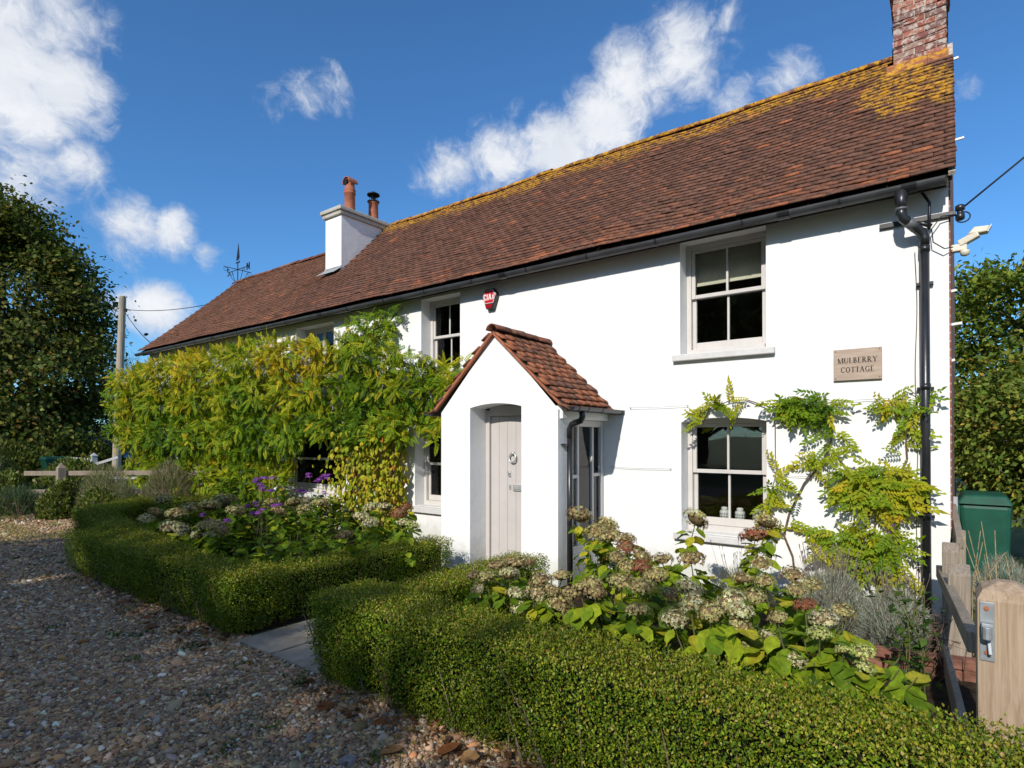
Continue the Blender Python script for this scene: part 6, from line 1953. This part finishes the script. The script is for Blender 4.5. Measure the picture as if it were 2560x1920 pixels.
# ------------------------------------------------------------------ gravel (real pebbles near the viewer)
def gravel_nodes():
    ng = bpy.data.node_groups.new('pebbles', 'GeometryNodeTree')
    ng.interface.new_socket('Geometry', in_out='INPUT', socket_type='NodeSocketGeometry')
    ng.interface.new_socket('Geometry', in_out='OUTPUT', socket_type='NodeSocketGeometry')
    gi = ng.nodes.new('NodeGroupInput'); go = ng.nodes.new('NodeGroupOutput')
    ico = ng.nodes.new('GeometryNodeMeshIcoSphere'); ico.inputs['Subdivisions'].default_value = 2; ico.inputs['Radius'].default_value = 1
    nz = ng.nodes.new('ShaderNodeTexNoise'); nz.inputs['Scale'].default_value = 1.1
    sub = ng.nodes.new('ShaderNodeVectorMath'); sub.operation = 'SUBTRACT'; sub.inputs[1].default_value = (.5, .5, .5)
    mul = ng.nodes.new('ShaderNodeVectorMath'); mul.operation = 'SCALE'; mul.inputs['Scale'].default_value = 1.1
    sp_ = ng.nodes.new('GeometryNodeSetPosition')
    sm_ = ng.nodes.new('GeometryNodeSetMaterial'); sm_.inputs['Material'].default_value = M_pebble
    ss_ = ng.nodes.new('GeometryNodeSetShadeSmooth')
    iop = ng.nodes.new('GeometryNodeInstanceOnPoints')
    rot = ng.nodes.new('GeometryNodeInputNamedAttribute'); rot.data_type = 'FLOAT_VECTOR'; rot.inputs[0].default_value = 'rot'
    scl = ng.nodes.new('GeometryNodeInputNamedAttribute'); scl.data_type = 'FLOAT_VECTOR'; scl.inputs[0].default_value = 'scl'
    e2r = ng.nodes.new('FunctionNodeEulerToRotation')
    l = ng.links.new
    l(nz.outputs['Color'], sub.inputs[0]); l(sub.outputs[0], mul.inputs[0])
    l(ico.outputs['Mesh'], sp_.inputs['Geometry']); l(mul.outputs[0], sp_.inputs['Offset'])
    l(sp_.outputs[0], ss_.inputs[0]); l(ss_.outputs[0], sm_.inputs[0])
    l(gi.outputs[0], iop.inputs['Points']); l(sm_.outputs[0], iop.inputs['Instance'])
    l(rot.outputs[0], e2r.inputs[0]); l(e2r.outputs[0], iop.inputs['Rotation']); l(scl.outputs[0], iop.inputs['Scale'])
    l(iop.outputs[0], go.inputs[0])
    return ng
def gravel_points():
    Ps, Sz = [], []
    for (n, x0, x1, y0, y1, rad) in ((85000, -6.5, 1.2, -5.7, -3.9, .0085), (60000, -12.0, -6.5, -6.5, -3.4, .0105), (20000, -16, -10.5, -5.2, -1.8, .0135)):
        P_ = np.stack([rng.uniform(x0, x1, n), rng.uniform(y0, y1, n), np.zeros(n)], 1)
        Ps.append(P_); Sz.append(rad * np.exp(rng.normal(0, .42, n)))
    P_ = np.vstack(Ps); s = np.concatenate(Sz)
    # view wedge of the drive only, and off the paving
    ang = np.degrees(np.arctan2(-(P_[:, 0]), P_[:, 1] + 6.4))
    keep = (ang > -20) & (ang < 92) & ~((P_[:, 0] > -4.53) & (P_[:, 0] < -3.38) & (P_[:, 1] > -3.99 + .03 * np.sin(9 * P_[:, 0])))
    hedge_y = np.where(P_[:, 0] > -6.5, -3.72, np.where(P_[:, 0] > -10.3, -3.72 + (-6.5 - P_[:, 0]) * .176, -2.0))
    keep &= (P_[:, 1] < hedge_y)
    return P_[keep], s[keep]
P_, s = gravel_points()
n = len(P_)
P_[:, 2] = rng.uniform(-.1, .75, n) * s * .6
me = bpy.data.meshes.new('gravel')
me.vertices.add(n); me.vertices.foreach_set('co', P_.astype(np.float32).ravel())
a_ = me.attributes.new('rot', 'FLOAT_VECTOR', 'POINT'); a_.data.foreach_set('vector', np.stack([rng.normal(0, .35, n), rng.normal(0, .35, n), rng.uniform(0, 6.28, n)], 1).astype(np.float32).ravel())
a_ = me.attributes.new('scl', 'FLOAT_VECTOR', 'POINT'); a_.data.foreach_set('vector', (s[:, None] * np.stack([rng.uniform(.9, 1.35, n), rng.uniform(.65, 1.0, n), rng.uniform(.4, .7, n)], 1)).astype(np.float32).ravel())
gc = pal(n, [(.36, .225, .115), (.46, .31, .170), (.27, .155, .080), (.21, .150, .095), (.55, .43, .28), (.46, .25, .105), (.30, .25, .20), (.62, .55, .43)], [.23, .2, .17, .13, .10, .09, .05, .03], .2)
c4 = np.ones((n, 4), np.float32); c4[:, :3] = gc
a_ = me.attributes.new('col', 'FLOAT_COLOR', 'POINT'); a_.data.foreach_set('color', c4.ravel())
me.materials.append(M_pebble)
gr = link('gravel', me)
gr['kind'] = 'stuff'; gr['label'] = 'loose brown and cream pebble gravel over the drive'
md = gr.modifiers.new('pebbles', 'NODES'); md.node_group = gravel_nodes()

# leaf litter drifted along the foot of the hedges
n = 900
hx_ = np.concatenate([rng.uniform(-3.4, .6, n // 2), rng.uniform(-8.5, -4.5, n - n // 2)])
hy_ = np.where(hx_ > -6.5, -4.12, -4.12 + (-6.5 - hx_) * .176) + np.abs(rng.normal(0, .10, n)) * rng.choice([-1, 1], n, p=[.55, .45])
P_ = np.stack([hx_, hy_, rng.uniform(.012, .03, n)], 1)
V, F, C = scatter(T_OVAL, P_, nrm(np.stack([rng.normal(0, 1, n), rng.normal(0, 1, n), rng.normal(0, .25, n)], 1)), nrm(rsph(n) * .45 + np.array([0, 0, 1])), rng.uniform(.02, .06, n), pal(n, [(.22, .09, .035), (.15, .07, .035), (.28, .16, .07), (.10, .06, .035), (.30, .20, .05)], None, .2))
lt = link('leaf_litter', npmesh('leaf_litter', V, F, M_petal, C)); lt['kind'] = 'stuff'; lt['label'] = 'brown leaf litter drifted along the foot of both hedges'
# small weeds in the gravel
n = 1500
cx_ = rng.choice(34, n); wx = rng.uniform(-12, -2.2, 34); wy = np.where(wx > -6.5, -4.15, -3.9 + (-6.5 - wx) * .15) - np.abs(rng.normal(0, .5, 34))
P_ = np.stack([wx[cx_] + rng.normal(0, .05, n), wy[cx_] + rng.normal(0, .05, n), rng.uniform(0, .02, n)], 1)
V, F, C = scatter(T_LEAF, P_, nrm(np.stack([rng.normal(0, 1, n), rng.normal(0, 1, n), np.abs(rng.normal(0, .8, n))], 1)), nrm(rsph(n) * .5 + np.array([0, 0, 1])), rng.uniform(.015, .035, n), pal(n, [(.05, .10, .02), (.09, .14, .03)], None, .2))
wd2 = link('gravel_weeds', npmesh('gravel_weeds', V, F, M_leaf, C)); wd2['kind'] = 'stuff'; wd2['label'] = 'tiny green weeds sprouting through the gravel'

# thin grass on the far side of the drive
n = 9000
gx0 = rng.uniform(-17.5, -11.4, n); gy0 = -2.75 - rng.uniform(0, 1, n) ** 1.4 * 1.3 + .25 * (gx0 + 12) * .25
P_ = np.stack([gx0, gy0, np.zeros(n)], 1)
P_ = P_[lump(P_, 1.6) > -.15]; n = len(P_)
V, F, C = scatter(T_BLADE, P_, nrm(np.stack([rng.normal(0, .5, n), rng.normal(0, .5, n), np.ones(n)], 1)), nrm(rsph(n) * np.array([1, 1, .2])), rng.uniform(.04, .10, n), pal(n, [(.20, .24, .05), (.27, .28, .07), (.34, .30, .10)], None, .2))
gt = link('grass', npmesh('grass', V, F, M_leaf, C)); gt['kind'] = 'stuff'; gt['label'] = 'thin sunlit grass at the far edge of the drive'

# fallen leaves
FL = variants(T_OVAL, [(.26, .10, .035), (.20, .085, .04), (.30, .17, .07), (.28, .25, .24)], 'fallen_leaf', M_petal, 1)
spots = [(-2.95, -4.25, 'russet'), (-2.6, -4.2, 'russet'), (-2.25, -4.35, 'orange'), (-2.42, -4.55, 'grey'), (-3.35, -4.12, 'brown'), (-5.55, -4.25, 'russet'), (-5.35, -4.3, 'brown'), (-1.95, -4.25, 'orange'), (-2.05, -4.3, 'russet'), (-7.8, -4.05, 'russet'), (-2.75, -4.33, 'brown'), (-5.8, -4.2, 'russet')]
LFL = ['curled russet fallen leaf nearest the paving, under the right hedge', 'curled russet fallen leaf under the right hedge before the grey one', 'orange fallen leaf on open gravel by the right hedge', 'pale grey fallen leaf lying flat on the gravel', 'brown fallen leaf at the corner of the paving', 'russet fallen leaf under the left hedge near its bare stems', 'brown fallen leaf under the left hedge near its bare stems', 'orange fallen leaf furthest right along the foot of the right hedge', 'russet fallen leaf beside the rightmost orange leaf', 'russet fallen leaf far along the left hedge in shade', 'brown fallen leaf under the middle of the right hedge', 'russet fallen leaf left of the bare hedge stems']
for i, (x, y_, kd) in enumerate(spots):
    z_ = rng.uniform(-.2, .2)
    me = FL[{'russet': 0, 'brown': 1, 'orange': 2, 'grey': 3}[kd]]
    o = link('fallen_leaf', me); o.location = (x, y_, .022); sc = rng.uniform(.10, .15); o.scale = (sc, sc, sc)
    o.rotation_euler = (rng.normal(0, .2), rng.normal(0, .2), rng.uniform(0, 6.28))
    tag(o, LFL[i], 'leaf', 'fallen leaves under the hedges')
